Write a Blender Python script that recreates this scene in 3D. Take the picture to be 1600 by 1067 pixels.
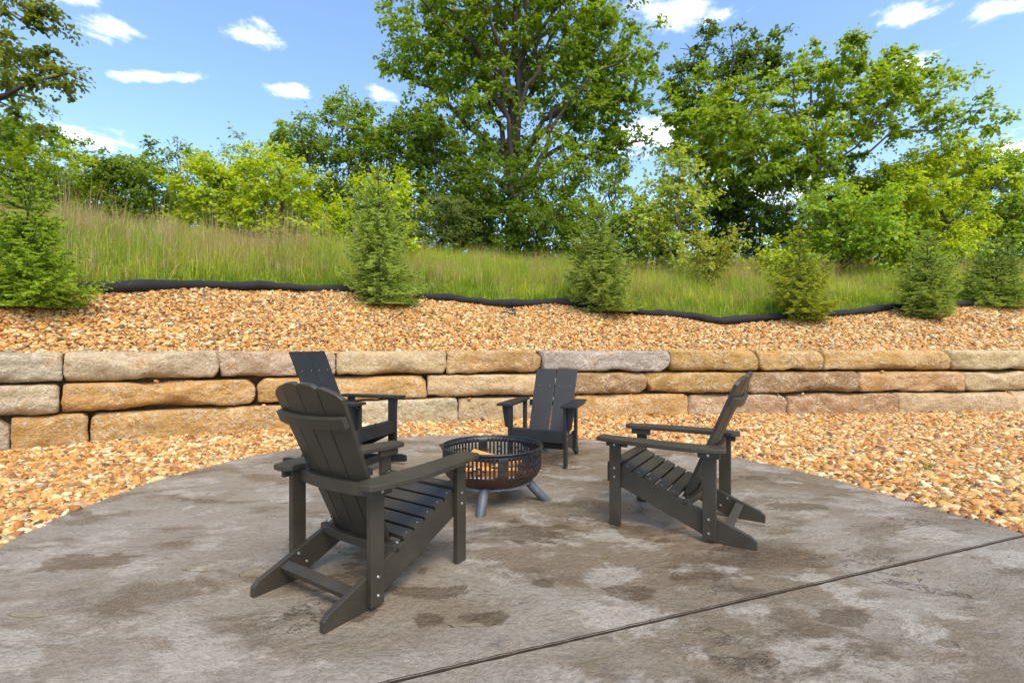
import bpy, bmesh, math, random
import numpy as np
from mathutils import Vector, Matrix, noise as mnoise

random.seed(7); np.random.seed(7)
for o in list(bpy.data.objects): bpy.data.objects.remove(o)
scene = bpy.context.scene
C = scene.collection
R = math.radians

# ------------------------------------------------------------------ camera
HC, FPX, HOR = 1.17, 780.0, 540.0          # eye height (m), focal length and horizon row in photo pixels
cam_d = bpy.data.cameras.new('camera'); cam = bpy.data.objects.new('camera', cam_d); C.objects.link(cam)
cam.location = (0, 0, HC); cam.rotation_euler = (R(90), 0, 0)
cam_d.sensor_width = 36; cam_d.lens = 36 * FPX / 1600; cam_d.shift_y = (HOR - 533.5) / 1600
cam_d.clip_start = .05; cam_d.clip_end = 2000
scene.camera = cam
scene.render.resolution_x = 1024; scene.render.resolution_y = 682

# ------------------------------------------------------------------ sky, sun, exposure
SUN_EL, SUN_AZ = 56.0, 25.0                 # sun behind the camera, a little to the right
vs = scene.view_settings
vs.view_transform = 'Standard'; vs.look = 'None'; vs.gamma = 1; vs.use_curve_mapping = False
vs.exposure = 1.46
scene.cycles.max_bounces = 6; scene.cycles.diffuse_bounces = 3; scene.cycles.glossy_bounces = 2; scene.cycles.transmission_bounces = 3
w = bpy.data.worlds.new('World'); scene.world = w; w.use_nodes = True
nt = w.node_tree; N = nt.nodes; L = nt.links; N.clear()
def wn(t, **k):
    n = N.new(t)
    for a, b in k.items(): setattr(n, a, b)
    return n
def wmath(op, a, b=None, c=None):
    n = wn('ShaderNodeMath', operation=op)
    for i, v in enumerate((a, b, c)):
        if v is None: continue
        if isinstance(v, (int, float)): n.inputs[i].default_value = v
        else: L.new(v, n.inputs[i])
    return n.outputs[0]
sky = wn('ShaderNodeTexSky', sky_type='NISHITA'); sky.sun_disc = False
sky.sun_elevation = R(SUN_EL); sky.sun_rotation = R(180 - SUN_AZ)
sky.altitude = 200; sky.air_density = 1.0; sky.dust_density = 1.2; sky.ozone_density = 1.6
tc = wn('ShaderNodeTexCoord'); sep = wn('ShaderNodeSeparateXYZ'); L.new(tc.outputs['Generated'], sep.inputs[0])
zc = wmath('MAXIMUM', sep.outputs[2], 0.02)
pu = wmath('DIVIDE', sep.outputs[0], zc); pv = wmath('DIVIDE', sep.outputs[1], zc)   # a flat cloud layer overhead
comb = wn('ShaderNodeCombineXYZ'); L.new(pu, comb.inputs[0]); L.new(pv, comb.inputs[1])
def wnoise(scale, detail, rough, sx=1.0, sy=1.0, off=0.0):
    mp = wn('ShaderNodeMapping'); mp.inputs['Scale'].default_value = (sx, sy, 1); mp.inputs['Location'].default_value = (off, off * .7, 0)
    L.new(comb.outputs[0], mp.inputs[0])
    n = wn('ShaderNodeTexNoise'); n.inputs['Scale'].default_value = scale; n.inputs['Detail'].default_value = detail
    n.inputs['Roughness'].default_value = rough; L.new(mp.outputs[0], n.inputs['Vector']); return n.outputs[0]
fine = wnoise(8, 9, .66, 1, .8)
clouds = [((165, 47), .115, .085), ((400, 55), .10, .085), ((240, 121), .22, .05), ((452, 143), .10, .075), ((592, 150), .07, .08),
          ((1055, 22), .19, .10), ((1425, 20), .11, .09), ((1570, 14), .12, .07), ((1425, 104), .085, .11), ((1010, 215), .32, .30),
          ((1200, 300), .7, .5), ((120, 215), .25, .22), ((1580, 232), .3, .25), ((880, 0), .07, .05), ((100, -5), .12, .05)]
acc = None
for (cx, cy), rx, ry in clouds:
    u0, v0 = (cx - 800) / (HOR - cy), FPX / (HOR - cy)
    a = wmath('DIVIDE', wmath('SUBTRACT', pu, u0), rx); b = wmath('DIVIDE', wmath('SUBTRACT', pv, v0), ry)
    r2 = wmath('ADD', wmath('MULTIPLY', a, a), wmath('MULTIPLY', b, b))
    m = wmath('SUBTRACT', 1.0, wmath('SQRT', r2))
    acc = m if acc is None else wmath('MAXIMUM', acc, m)
spread = wmath('MULTIPLY', wmath('SUBTRACT', wnoise(1.1, 3, .5, 1, 1, 31.7), .60), 3.0)       # scattered clouds over the rest of the sky
behind = wmath('MULTIPLY', wmath('LESS_THAN', pv, .95), 1.0)
spread = wmath('ADD', wmath('MULTIPLY', wmath('SUBTRACT', behind, 1), 9), spread)
acc = wmath('MAXIMUM', acc, spread)
acc = wmath('MAXIMUM', acc, -1.0)
dens = wmath('ADD', wmath('MULTIPLY', acc, 1.2), wmath('MULTIPLY', wmath('SUBTRACT', fine, .5), 3.6))
mr = wn('ShaderNodeMapRange', interpolation_type='SMOOTHSTEP'); mr.inputs['From Min'].default_value = .02; mr.inputs['From Max'].default_value = 1.5
L.new(dens, mr.inputs['Value'])
cmix = wn('ShaderNodeMix', data_type='RGBA'); L.new(wmath('MULTIPLY', mr.outputs[0], .93), cmix.inputs['Factor'])
hs = wn('ShaderNodeHueSaturation'); hs.inputs['Saturation'].default_value = 1.06; L.new(sky.outputs[0], hs.inputs['Color'])
L.new(hs.outputs[0], cmix.inputs['A']); cmix.inputs['B'].default_value = (7.0, 7.0, 7.2, 1)
bg = wn('ShaderNodeBackground'); bg.inputs['Strength'].default_value = .128; L.new(cmix.outputs['Result'], bg.inputs['Color'])
wo = wn('ShaderNodeOutputWorld'); L.new(bg.outputs[0], wo.inputs['Surface'])

sd = bpy.data.lights.new('sun', 'SUN'); so = bpy.data.objects.new('sun', sd); C.objects.link(so)
sd.energy = 1.5; sd.angle = R(38); sd.color = (1, .88, .70)
dv = Vector((math.sin(R(SUN_AZ)) * math.cos(R(SUN_EL)), -math.cos(R(SUN_AZ)) * math.cos(R(SUN_EL)), math.sin(R(SUN_EL))))
so.rotation_euler = dv.to_track_quat('Z', 'Y').to_euler(); so.location = dv * 60

# ------------------------------------------------------------------ helpers
def tag(o, label=None, cat=None, group=None, kind=None):
    if label: o['label'] = label
    if cat: o['category'] = cat
    if group: o['group'] = group
    if kind: o['kind'] = kind
    return o
def empty(name, loc=(0, 0, 0), rz=0):
    o = bpy.data.objects.new(name, None); C.objects.link(o); o.location = loc; o.rotation_euler.z = rz; o.empty_display_size = .1
    return o
def link(name, me, mat=None, parent=None):
    o = bpy.data.objects.new(name, me); C.objects.link(o)
    if mat and not me.materials: me.materials.append(mat)
    if parent: o.parent = parent
    return o
def np_mesh(name, V, F, smooth=False):
    """V (n,3) floats; F (m,k) ints"""
    V = np.asarray(V, np.float32); F = np.asarray(F, np.int32); me = bpy.data.meshes.new(name)
    m, k = F.shape
    me.vertices.add(len(V)); me.vertices.foreach_set('co', V.ravel())
    me.loops.add(m * k); me.loops.foreach_set('vertex_index', F.ravel())
    me.polygons.add(m); me.polygons.foreach_set('loop_start', np.arange(0, m * k, k, dtype=np.int32))
    if smooth: me.polygons.foreach_set('use_smooth', np.ones(m, bool))
    me.update(calc_edges=True); return me
def set_col(me, col, name='col'):
    a = me.color_attributes.new(name, 'FLOAT_COLOR', 'POINT')
    c = np.ones((len(me.vertices), 4), np.float32); c[:, :3] = col; a.data.foreach_set('color', c.ravel())
def bm_mesh(name, bm, smooth=False):
    me = bpy.data.meshes.new(name); bmesh.ops.recalc_face_normals(bm, faces=bm.faces); bm.to_mesh(me); bm.free()
    if smooth:
        for p in me.polygons: p.use_smooth = True
    return me
def prism(name, pts, axis, a, b, mat, parent, bevel=.003, M=None):
    """closed 2-D outline pts extruded from a to b along axis ('x': pts are (y,z), 'y': (x,z), 'z': (x,y))"""
    bm = bmesh.new()
    def P(p, t): return {'x': (t, p[0], p[1]), 'y': (p[0], t, p[1]), 'z': (p[0], p[1], t)}[axis]
    lo = [bm.verts.new(P(p, a)) for p in pts]; hi = [bm.verts.new(P(p, b)) for p in pts]; n = len(pts)
    bm.faces.new(lo); bm.faces.new(hi[::-1])
    for i in range(n): bm.faces.new((lo[i], hi[i], hi[(i + 1) % n], lo[(i + 1) % n]))
    bmesh.ops.recalc_face_normals(bm, faces=bm.faces)
    if bevel:
        es = [e for e in bm.edges if len(e.link_faces) == 2 and e.calc_face_angle(0) > .5]
        bmesh.ops.bevel(bm, geom=es, offset=bevel, segments=2, affect='EDGES', profile=.6, clamp_overlap=True)
    if M is not None: bmesh.ops.transform(bm, matrix=M, verts=bm.verts)
    return link(name, bm_mesh(name, bm), mat, parent)
def box(name, x0, x1, y0, y1, z0, z1, mat, parent, bevel=.003, M=None):
    return prism(name, [(x0, y0), (x1, y0), (x1, y1), (x0, y1)], 'z', z0, z1, mat, parent, bevel, M)
def curved_bar(name, w, yfun, th, z0, z1, mat, parent, n=10, M=None):
    """bar across x from -w to w following y = yfun(x), th thick, z0..z1 tall"""
    xs = [(-w + 2 * w * i / n) for i in range(n + 1)]
    pts = [(x, yfun(x)) for x in xs] + [(x, yfun(x) - th) for x in reversed(xs)]
    return prism(name, pts, 'z', z0, z1, mat, parent, .003, M)
def tube(path, radii, sides=8):
    """V,F (quads) of a tube along path"""
    path = np.asarray(path, float); n = len(path); V = []; F = []
    t = np.gradient(path, axis=0); t /= np.linalg.norm(t, axis=1)[:, None] + 1e-9
    up = np.array([0, 0, 1.0]) if abs(t[0][2]) < .9 else np.array([1.0, 0, 0])
    an = np.arange(sides) * 2 * np.pi / sides
    for i in range(n):
        s = np.cross(t[i], up); s /= np.linalg.norm(s) + 1e-9; u = np.cross(s, t[i]); up = u
        V.append(path[i] + radii[i] * (np.cos(an)[:, None] * s + np.sin(an)[:, None] * u))
    V = np.concatenate(V)
    for i in range(n - 1):
        a = i * sides
        for j in range(sides): F.append((a + j, a + (j + 1) % sides, a + sides + (j + 1) % sides, a + sides + j))
    return V, F
def merge(parts):
    V = []; F = []; o = 0
    for v, f in parts: V.append(v); F.append(np.asarray(f) + o); o += len(v)
    return np.concatenate(V), np.concatenate(F)
def gp(px, py, z=0.0):
    """the point of the level z that a photo pixel looks at"""
    Y = FPX * (HC - z) / (py - HOR); return ((px - 800) * Y / FPX, Y)

# ------------------------------------------------------------------ materials
def mat(name):
    m = bpy.data.materials.new(name); m.use_nodes = True; t = m.node_tree
    b = t.nodes['Principled BSDF']; return m, t, b
class NB:
    """small node-building helper for one tree"""
    def __init__(s, t): s.t = t
    def n(s, ty, ins=None, **k):
        n = s.t.nodes.new(ty)
        for a, b in k.items(): setattr(n, a, b)
        for a, b in (ins or {}).items():
            if hasattr(b, 'is_linked') or hasattr(b, 'links'): s.t.links.new(b, n.inputs[a])
            else: n.inputs[a].default_value = b
        return n
    def m(s, op, a, b=0.0, clamp=False):
        n = s.n('ShaderNodeMath', {0: a, 1: b}, operation=op, use_clamp=clamp); return n.outputs[0]
    def noise(s, vec, scale, detail=4, rough=.5, dist=0.0):
        return s.n('ShaderNodeTexNoise', {'Vector': vec, 'Scale': scale, 'Detail': detail, 'Roughness': rough, 'Distortion': dist}).outputs[0]
    def ramp(s, fac, lo, hi, smooth=True):
        return s.n('ShaderNodeMapRange', {'Value': fac, 'From Min': lo, 'From Max': hi}, interpolation_type='SMOOTHSTEP' if smooth else 'LINEAR').outputs[0]
    def mix(s, f, a, b, blend='MIX'):
        n = s.t.nodes.new('ShaderNodeMix'); n.data_type = 'RGBA'; n.blend_type = blend
        for i, v in ((0, f), (6, a), (7, b)):
            if isinstance(v, (tuple, list)): n.inputs[i].default_value = (*v[:3], 1)
            elif isinstance(v, (int, float)): n.inputs[i].default_value = v
            else: s.t.links.new(v, n.inputs[i])
        return n.outputs[2]
    def map(s, vec, scale=(1, 1, 1), rot=(0, 0, 0), loc=(0, 0, 0)):
        return s.n('ShaderNodeMapping', {'Vector': vec, 'Scale': scale, 'Rotation': rot, 'Location': loc}).outputs[0]
    def bump(s, h, strength, dist, normal=None):
        d = {'Height': h, 'Strength': strength, 'Distance': dist}
        if normal is not None: d['Normal'] = normal
        return s.n('ShaderNodeBump', d).outputs[0]
    def link(s, a, b): s.t.links.new(a, b)

def plastic(name, col, rough, grain=.35):
    m, t, b = mat(name); q = NB(t)
    tcn = q.n('ShaderNodeTexCoord').outputs['Object']; info = q.n('ShaderNodeObjectInfo').outputs['Random']
    off = q.n('ShaderNodeVectorMath', {0: tcn, 1: q.n('ShaderNodeCombineXYZ', {0: info, 1: info, 2: info}).outputs[0]}, operation='ADD').outputs[0]
    big = q.noise(off, 5, 4, .6); fine = q.noise(off, 260, 3, .6)
    grainv = q.noise(q.map(off, (25, 25, 25)), 6, 5, .65)
    c = q.mix(q.ramp(big, .3, .75), tuple(x * .82 for x in col), tuple(x * 1.22 for x in col))
    c = q.mix(q.m('MULTIPLY', q.ramp(q.noise(off, 14, 6, .7), .58, .75), .28), c, (col[0] * 1.9, col[1] * 2.0, col[2] * 1.75))   # thin dust and algae film
    q.link(c, b.inputs['Base Color'])
    q.link(q.m('ADD', q.m('MULTIPLY', big, .25), rough - .12), b.inputs['Roughness'])
    q.link(q.bump(q.m('ADD', q.m('MULTIPLY', fine, .5), grainv), grain, .0015), b.inputs['Normal'])
    b.inputs['Specular IOR Level'].default_value = .5
    return m
M_OLIVE = plastic('taupe_plastic_lumber', (.041, .033, .021), .46)
M_BLACK = plastic('black_plastic_lumber', (.0125, .0118, .0112), .54, .5)

def simple(name, col, rough=.6, metal=0.0, var=.25, scale=20, bump=0.0):
    m, t, b = mat(name); q = NB(t); v = q.n('ShaderNodeTexCoord').outputs['Object']
    n = q.noise(v, scale, 5, .6)
    q.link(q.mix(n, tuple(x * (1 - var) for x in col), tuple(x * (1 + var) for x in col)), b.inputs['Base Color'])
    b.inputs['Roughness'].default_value = rough; b.inputs['Metallic'].default_value = metal
    if bump: q.link(q.bump(n, bump, .004), b.inputs['Normal'])
    return m
M_BOLT = simple('stainless_bolt', (.55, .54, .52), .35, .9, .1)

def make_stone_mat():
    m, t, b = mat('sandstone'); q = NB(t)
    info = q.n('ShaderNodeObjectInfo'); oc = q.n('ShaderNodeTexCoord').outputs['Object']
    rv = q.m('MULTIPLY', info.outputs['Random'], 37.0)
    v = q.n('ShaderNodeVectorMath', {0: oc, 1: q.n('ShaderNodeCombineXYZ', {0: rv, 1: rv, 2: rv}).outputs[0]}, operation='ADD').outputs[0]
    base = info.outputs['Color']
    lay = q.noise(q.map(v, (1.2, 1.2, 3.4)), 2.6, 7, .66, .5)               # bedding streaks
    blot = q.noise(v, 2.4, 5, .6, .4); fine = q.noise(v, 38, 6, .7); mid = q.noise(v, 11, 6, .66, .3)
    hsv = q.n('ShaderNodeHueSaturation', {'Saturation': 1.15, 'Value': .76, 'Color': base}).outputs[0]
    c = q.mix(q.ramp(lay, .40, .66), base, hsv)
    c = q.mix(q.m('MULTIPLY', q.ramp(blot, .54, .70), .75), c, (.58, .30, .075))      # iron staining
    c = q.mix(q.m('MULTIPLY', q.ramp(q.noise(q.map(v, (1, 1, 1), (0, 0, 0), (9, 3, 5)), 3.1, 5, .6), .57, .74), .5), c, (.40, .36, .29))   # grey weathering
    c = q.mix(q.m('MULTIPLY', q.ramp(mid, .54, .68), .75), c, (.66, .55, .37))           # pale chipped scars, raised grain painted lighter as if lit
    c = q.mix(q.m('MULTIPLY', q.ramp(fine, .34, .60), .40), q.mix(1.0, c, (.55, .5, .45), 'MULTIPLY'), c)
    vein = q.m('ABSOLUTE', q.m('SUBTRACT', q.noise(q.map(v, (1, 1, 1.5), (0, 0, 0), (3, 7, 1)), 6.5, 6, .6, 1.2), .5))
    c = q.mix(q.m('MULTIPLY', q.m('MULTIPLY', q.m('SUBTRACT', 1.0, q.ramp(vein, .0, .035)), q.ramp(blot, .40, .55)), .65), c, (.72, .62, .45))   # pale fracture lines, with relief highlights put into the colour
    pit = q.ramp(q.noise(v, 17, 6, .7, .5), .30, .44); c = q.mix(q.m('SUBTRACT', .5, q.m('MULTIPLY', pit, .5)), c, q.mix(1.0, c, (.38, .30, .22), 'MULTIPLY'))   # shade of the crevices painted into the colour
    q.link(c, b.inputs['Base Color']); b.inputs['Roughness'].default_value = .86; b.inputs['Specular IOR Level'].default_value = .25
    ridg = q.m('ABSOLUTE', q.m('SUBTRACT', q.noise(q.map(v, (1, 1, 1.25)), 5, 8, .66, .5), .5))
    h = q.m('ADD', q.m('MULTIPLY', mid, .8), q.m('ADD', q.m('MULTIPLY', fine, .28), q.m('MULTIPLY', ridg, -1.6)))
    q.link(q.bump(h, 1.0, .042), b.inputs['Normal'])
    return m
M_STONE = make_stone_mat()

def make_leaf_mat(name, trans=.35, rough=.45):
    m, t, b = mat(name); q = NB(t)
    col = q.n('ShaderNodeAttribute', attribute_name='col').outputs['Color']
    q.link(col, b.inputs['Base Color']); b.inputs['Roughness'].default_value = rough; b.inputs['Specular IOR Level'].default_value = .35
    tr = q.n('ShaderNodeBsdfTranslucent'); q.link(q.mix(1.0, col, (1.45, 1.25, .5), 'MULTIPLY'), tr.inputs['Color'])
    mx = q.n('ShaderNodeMixShader', {0: trans}); q.link(b.outputs[0], mx.inputs[1]); q.link(tr.outputs[0], mx.inputs[2])
    q.link(mx.outputs[0], t.nodes['Material Output'].inputs['Surface']); return m
M_LEAF = make_leaf_mat('leaves', .5)
M_GRASS = make_leaf_mat('grass_blades', .42, .55)
M_NEEDLE = make_leaf_mat('spruce_needles', .30, .5)
M_BARK = simple('bark', (.085, .066, .05), .9, 0, .5, 12, .8)
M_BARK_PALE = simple('pale_bark', (.13, .112, .082), .9, 0, .45, 14, .6)
# ------------------------------------------------------------------ terrain
WALL = [(-60, -30), (-20, -4), (-9, 2.75), (-7, 4.3), (-5.6, 5.46), (-5.03, 5.93), (-3.98, 6.52), (-3.06, 6.88), (-1.6, 7.44), (-.81, 7.66),
        (1.04, 8.0), (2.74, 8.22), (4.62, 8.37), (6.49, 8.47), (8.9, 8.70), (12, 9.1), (20, 10.4), (60, 18)]
_wx = np.array([p[0] for p in WALL], float); _wy = np.array([p[1] for p in WALL], float)
def yw(x): return np.interp(x, _wx, _wy)                     # front foot of the wall
SLOPE = .38
def slope_z(x, y): return 1.07 + SLOPE * (y - yw(x) - .4)
EDGE_PX = [(60, 470), (94, 463), (130, 459), (170, 455), (250, 451), (330, 449), (420, 450), (520, 456), (600, 462), (660, 466), (700, 469), (740, 474), (790, 478), (870, 477),
           (905, 480), (960, 487), (1000, 491), (1060, 496), (1130, 505), (1180, 501), (1240, 498), (1300, 494), (1350, 489), (1395, 483), (1440, 483), (1500, 478), (1600, 470)]
EDGE = []
for px, py in EDGE_PX:
    for Y in np.arange(5, 20, .01):
        X = (px - 800) * Y / FPX
        if slope_z(X, Y) >= HC + (HOR - py) * Y / FPX and Y > yw(X) + .5: break
    EDGE.append((X, Y))
_ex = np.array([-60, -14] + [p[0] for p in EDGE] + [20, 60]); _ey = np.array([yw(-60) + 3.4, yw(-14) + 3.3] + [p[1] for p in EDGE] + [13.6, 21.5])
_o = np.argsort(_ex); _ex, _ey = _ex[_o], _ey[_o]
def ye(x): return np.interp(x, _ex, _ey)
def lump(x, y): return .035 * np.sin(1.9 * x + 1.1 * y) * np.sin(1.3 * y - .7 * x + 1) + .02 * np.sin(3.7 * x + 2) * np.cos(3.1 * y)
def height(x, y):
    x = np.asarray(x, float); y = np.asarray(y, float); d = y - yw(x); t = y - ye(x)
    z = np.full(np.broadcast(x, y).shape, -.045) - .13 * np.clip((2.55 - np.hypot(x - .1, np.maximum(y, 3.3) - 3.3)) / .4, 0, 1)
    step = np.clip((d - .2) / .15, 0, 1); z = z + step * (1.05 + .045)
    z = np.where(d > .4, slope_z(x, y) - .03 + lump(x, y) * np.clip((d - .4) / .8, 0, 1), z)
    ze = slope_z(x, ye(x)) - .03
    zg = ze + 3.25 * (1 - np.exp(-np.maximum(t, 0) / 9.0)) + lump(x, y) * 2
    z = np.where(t > 0, zg, z)
    return z
def hit(px, py):
    """where a photo pixel's ray meets the ground behind the wall"""
    for Y in np.arange(5.5, 60, .01):
        X = (px - 800) * Y / FPX
        if Y > yw(X) + .45 and height(X, Y) >= HC + (HOR - py) * Y / FPX: break
    return X, Y, float(height(X, Y))
def hz(x, y): return float(height(x, y))

def make_ground_mat():
    m, t, b = mat('soil_and_turf'); q = NB(t); p = q.n('ShaderNodeNewGeometry').outputs['Position']
    at = q.n('ShaderNodeAttribute', attribute_name='col').outputs['Color']
    n1 = q.noise(p, 1.3, 5, .6); n2 = q.noise(p, 24, 5, .7)
    c = q.mix(n1, q.mix(1.0, at, (.75, .75, .75), 'MULTIPLY'), q.mix(1.0, at, (1.3, 1.25, 1.2), 'MULTIPLY'))
    c = q.mix(q.ramp(n2, .35, .65), q.mix(1.0, c, (.55, .55, .55), 'MULTIPLY'), c)
    q.link(c, b.inputs['Base Color']); b.inputs['Roughness'].default_value = .95; b.inputs['Specular IOR Level'].default_value = .1
    q.link(q.bump(n2, .8, .03), b.inputs['Normal']); return m
M_GROUND = make_ground_mat()
def build_ground():
    us = np.concatenate([-np.geomspace(300, 14, 22), np.arange(-13.5, 16.01, .25), np.geomspace(16.5, 300, 22)])
    vs_ = np.concatenate([-np.geomspace(260, 8, 16), np.arange(-7.5, 0, .5), [0, .12, .2, .24, .28, .32, .35, .4, .45], np.arange(.6, 6, .2), np.arange(6, 22, .8), np.geomspace(23, 400, 22)])
    U, Vv = np.meshgrid(us, vs_); uc = np.clip(U, -60, 60); Y = yw(uc) + Vv; X = U
    Z = height(np.clip(X, -60, 60), Y)
    nu, nv = len(us), len(vs_); idx = np.arange(nu * nv).reshape(nv, nu)
    F = np.stack([idx[:-1, :-1], idx[:-1, 1:], idx[1:, 1:], idx[1:, :-1]], -1).reshape(-1, 4)
    me = np_mesh('ground', np.stack([X, Y, Z], -1).reshape(-1, 3), F, True)
    d = (Y - yw(uc)).ravel(); t = (Y - ye(uc)).ravel()
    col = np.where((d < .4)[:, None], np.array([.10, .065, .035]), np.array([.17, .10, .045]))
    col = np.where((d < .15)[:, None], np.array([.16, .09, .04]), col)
    col = np.where((Z.ravel() < -.06)[:, None], np.array([.03, .022, .015]), col)  # near-black under the slabs, painting in the shade of the joint gap
    col = np.where((t > 0)[:, None], np.array([.085, .10, .028]), col)
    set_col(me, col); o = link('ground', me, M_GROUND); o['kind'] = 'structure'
build_ground()

# ------------------------------------------------------------------ stamped concrete patio: two slabs with a sawn joint between them
def make_patio_mat():
    m, t, b = mat('stamped_concrete'); q = NB(t); p = q.n('ShaderNodeNewGeometry').outputs['Position']
    warp = q.n('ShaderNodeTexNoise', {'Vector': p, 'Scale': .9, 'Detail': 3.0}).outputs['Color']
    pw = q.n('ShaderNodeVectorMath', {0: p, 1: q.n('ShaderNodeVectorMath', {0: warp, 'Scale': .28}, operation='SCALE').outputs[0]}, operation='ADD').outputs[0]
    flow = q.map(pw, (1.0, 1.4, 1), (0, 0, R(-14)))
    big = q.noise(flow, .85, 5, .55, .5); med = q.noise(flow, 3.2, 8, .66, .15); fine = q.noise(pw, 46, 6, .72); speck = q.noise(p, 190, 3, .7)
    sx = q.n('ShaderNodeSeparateXYZ', {0: p})
    side = q.ramp(sx.outputs[0], -2.2, .3)                                            # the slab was released with a greyer powder on one side
    grey = (.335, .292, .232); tan = (.215, .163, .104); pale = (.45, .405, .335); dark = (.105, .078, .054)
    c = q.mix(q.m('MULTIPLY', q.ramp(big, .36, .60), q.m('ADD', q.m('MULTIPLY', side, .62), .36)), grey, tan)
    c = q.mix(q.m('MULTIPLY', q.ramp(med, .50, .70), .45), c, (.225, .155, .085))
    c = q.mix(q.m('MULTIPLY', q.ramp(q.noise(flow, 5.5, 7, .68, .3), .56, .70), .5), c, (.13, .12, .105))
    pl = q.noise(q.map(pw, (1, 1.4, 1), (0, 0, R(-12)), (4.2, 1.7, 0)), 2.6, 8, .64, .2)
    plm = q.ramp(q.m('ADD', pl, q.m('MULTIPLY', q.m('SUBTRACT', fine, .5), .10)), .51, .62)
    c = q.mix(q.m('MULTIPLY', plm, .72), c, pale)                                      # dry chalky patches
    wt = q.noise(q.map(pw, (1, 1.7, 1), (0, 0, R(-10)), (11.3, 6.1, 0)), 1.55, 5, .55, .3)
    wet = q.m('MULTIPLY', q.ramp(wt, .53, .63), q.m('SUBTRACT', 1.0, q.m('MULTIPLY', plm, .8)))
    def spot(cx, cy, rx, ry, edge=.35):
        a = q.m('DIVIDE', q.m('SUBTRACT', sx.outputs[0], cx), rx); e = q.m('DIVIDE', q.m('SUBTRACT', sx.outputs[1], cy), ry)
        r = q.m('SQRT', q.m('ADD', q.m('MULTIPLY', a, a), q.m('MULTIPLY', e, e)))
        r = q.m('ADD', r, q.m('MULTIPLY', q.m('SUBTRACT', wig, .5), 3.4)); return q.m('SUBTRACT', 1.0, q.ramp(r, 1 - edge, 1.0))
    wig = q.noise(q.map(pw, (1, 1.5, 1)), 5.5, 5, .6, .4); wetspots = None; puddle = None
    for px, py, rx, ry in WET_PX:
        X, Y = gp(px, py); s_ = spot(X, Y, rx, ry); wetspots = s_ if wetspots is None else q.m('MAXIMUM', wetspots, s_)
    for px, py, rx, ry in PUDDLE_PX:
        X, Y = gp(px, py); s_ = spot(X, Y, rx, ry, .12); puddle = s_ if puddle is None else q.m('MAXIMUM', puddle, s_)
    wet = q.m('MAXIMUM', q.m('MULTIPLY', wet, .78), wetspots)
    c = q.mix(q.m('MULTIPLY', wet, .80), c, q.mix(1.0, c, (.42, .37, .31), 'MULTIPLY'))
    c = q.mix(q.m('SUBTRACT', 1.0, q.m('MULTIPLY', q.m('SUBTRACT', 1.0, q.ramp(speck, .40, .60)), .45)), q.mix(1.0, c, (.62, .6, .57), 'MULTIPLY'), c)
    c = q.mix(q.m('SUBTRACT', 1.0, q.m('MULTIPLY', q.m('SUBTRACT', 1.0, q.ramp(fine, .36, .58)), .55)), q.mix(1.0, c, (.60, .57, .54), 'MULTIPLY'), c)
    # clefts of the slate stamp: thin crooked lines where a noise crosses its middle
    cl = q.m('ABSOLUTE', q.m('SUBTRACT', q.noise(q.map(pw, (1, 1.5, 1), (0, 0, R(-16)), (2, 8, 0)), 1.3, 7, .66, .2), .5))
    gate = q.ramp(q.noise(p, 1.7, 3, .5), .54, .64)
    crack = q.m('MULTIPLY', q.m('SUBTRACT', 1.0, q.ramp(cl, .0, .011)), gate)
    c = q.mix(q.m('MULTIPLY', crack, .62), c, dark)
    q.link(c, b.inputs['Base Color'])
    rough = q.m('SUBTRACT', q.m('ADD', .30, q.m('MULTIPLY', fine, .26)), q.m('MULTIPLY', wet, .22))
    q.link(q.m('SUBTRACT', rough, q.m('MULTIPLY', puddle, .40), True), b.inputs['Roughness'])
    b.inputs['Specular IOR Level'].default_value = .5
    terr = q.m('ADD', q.m('MULTIPLY', crack, -.25), q.m('MULTIPLY', med, 1.1))
    jit = q.n('ShaderNodeVectorMath', {0: q.n('ShaderNodeTexNoise', {'Vector': p, 'Scale': 5.0, 'Detail': 5.0, 'Roughness': .65}).outputs['Color'], 'Scale': .34}, operation='SCALE').outputs[0]
    pv_ = q.n('ShaderNodeVectorMath', {0: q.map(p, (1, 1.5, 1), (0, 0, R(-16))), 1: jit}, operation='ADD').outputs[0]
    def facets(sc): return q.n('ShaderNodeSeparateColor', {0: q.n('ShaderNodeTexVoronoi', {'Vector': pv_, 'Scale': sc}).outputs['Color']}).outputs[0]
    fac = q.m('ADD', q.m('MULTIPLY', facets(2.1), .55), q.m('MULTIPLY', facets(5.3), .28))          # stepped cleft faces of the slate stamp
    terr = q.m('ADD', terr, fac)
    h = q.m('ADD', terr, q.m('ADD', q.m('MULTIPLY', fine, .30), q.m('MULTIPLY', speck, .035)))
    dry = q.m('SUBTRACT', 1.0, q.m('MULTIPLY', puddle, .97))
    q.link(q.bump(q.m('MULTIPLY', h, dry), 1.0, .040), b.inputs['Normal'])
    return m
# darker damp patches and standing water seen in the photo: pixel, half-width and half-depth in metres
WET_PX = [(665, 965, .10, .06), (755, 965, .13, .055), (690, 925, .22, .07), (850, 910, .07, .055), (1010, 830, .22, .16), (820, 720, .5, .45), (830, 830, .35, .16),
          (980, 925, .12, .09), (560, 905, .25, .18), (600, 860, .2, .14), (660, 890, .05, .05), (1100, 900, .16, .06), (1180, 860, .25, .12), (1480, 1005, .05, .03), (1320, 960, .16, .08),
          (120, 880, .35, .12), (560, 960, .10, .06), (1240, 790, .3, .12)]
PUDDLE_PX = [(398, 893, .05, .045), (488, 942, .03, .02), (481, 968, .022, .018), (50, 960, .07, .022), (560, 860, .12, .05), (940, 868, .03, .03), (1420, 905, .06, .03),
             (1560, 870, .10, .02), (735, 975, .07, .03), (165, 885, .12, .02), (300, 890, .10, .025), (1480, 1010, .04, .02)]
M_PATIO = make_patio_mat()
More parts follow.
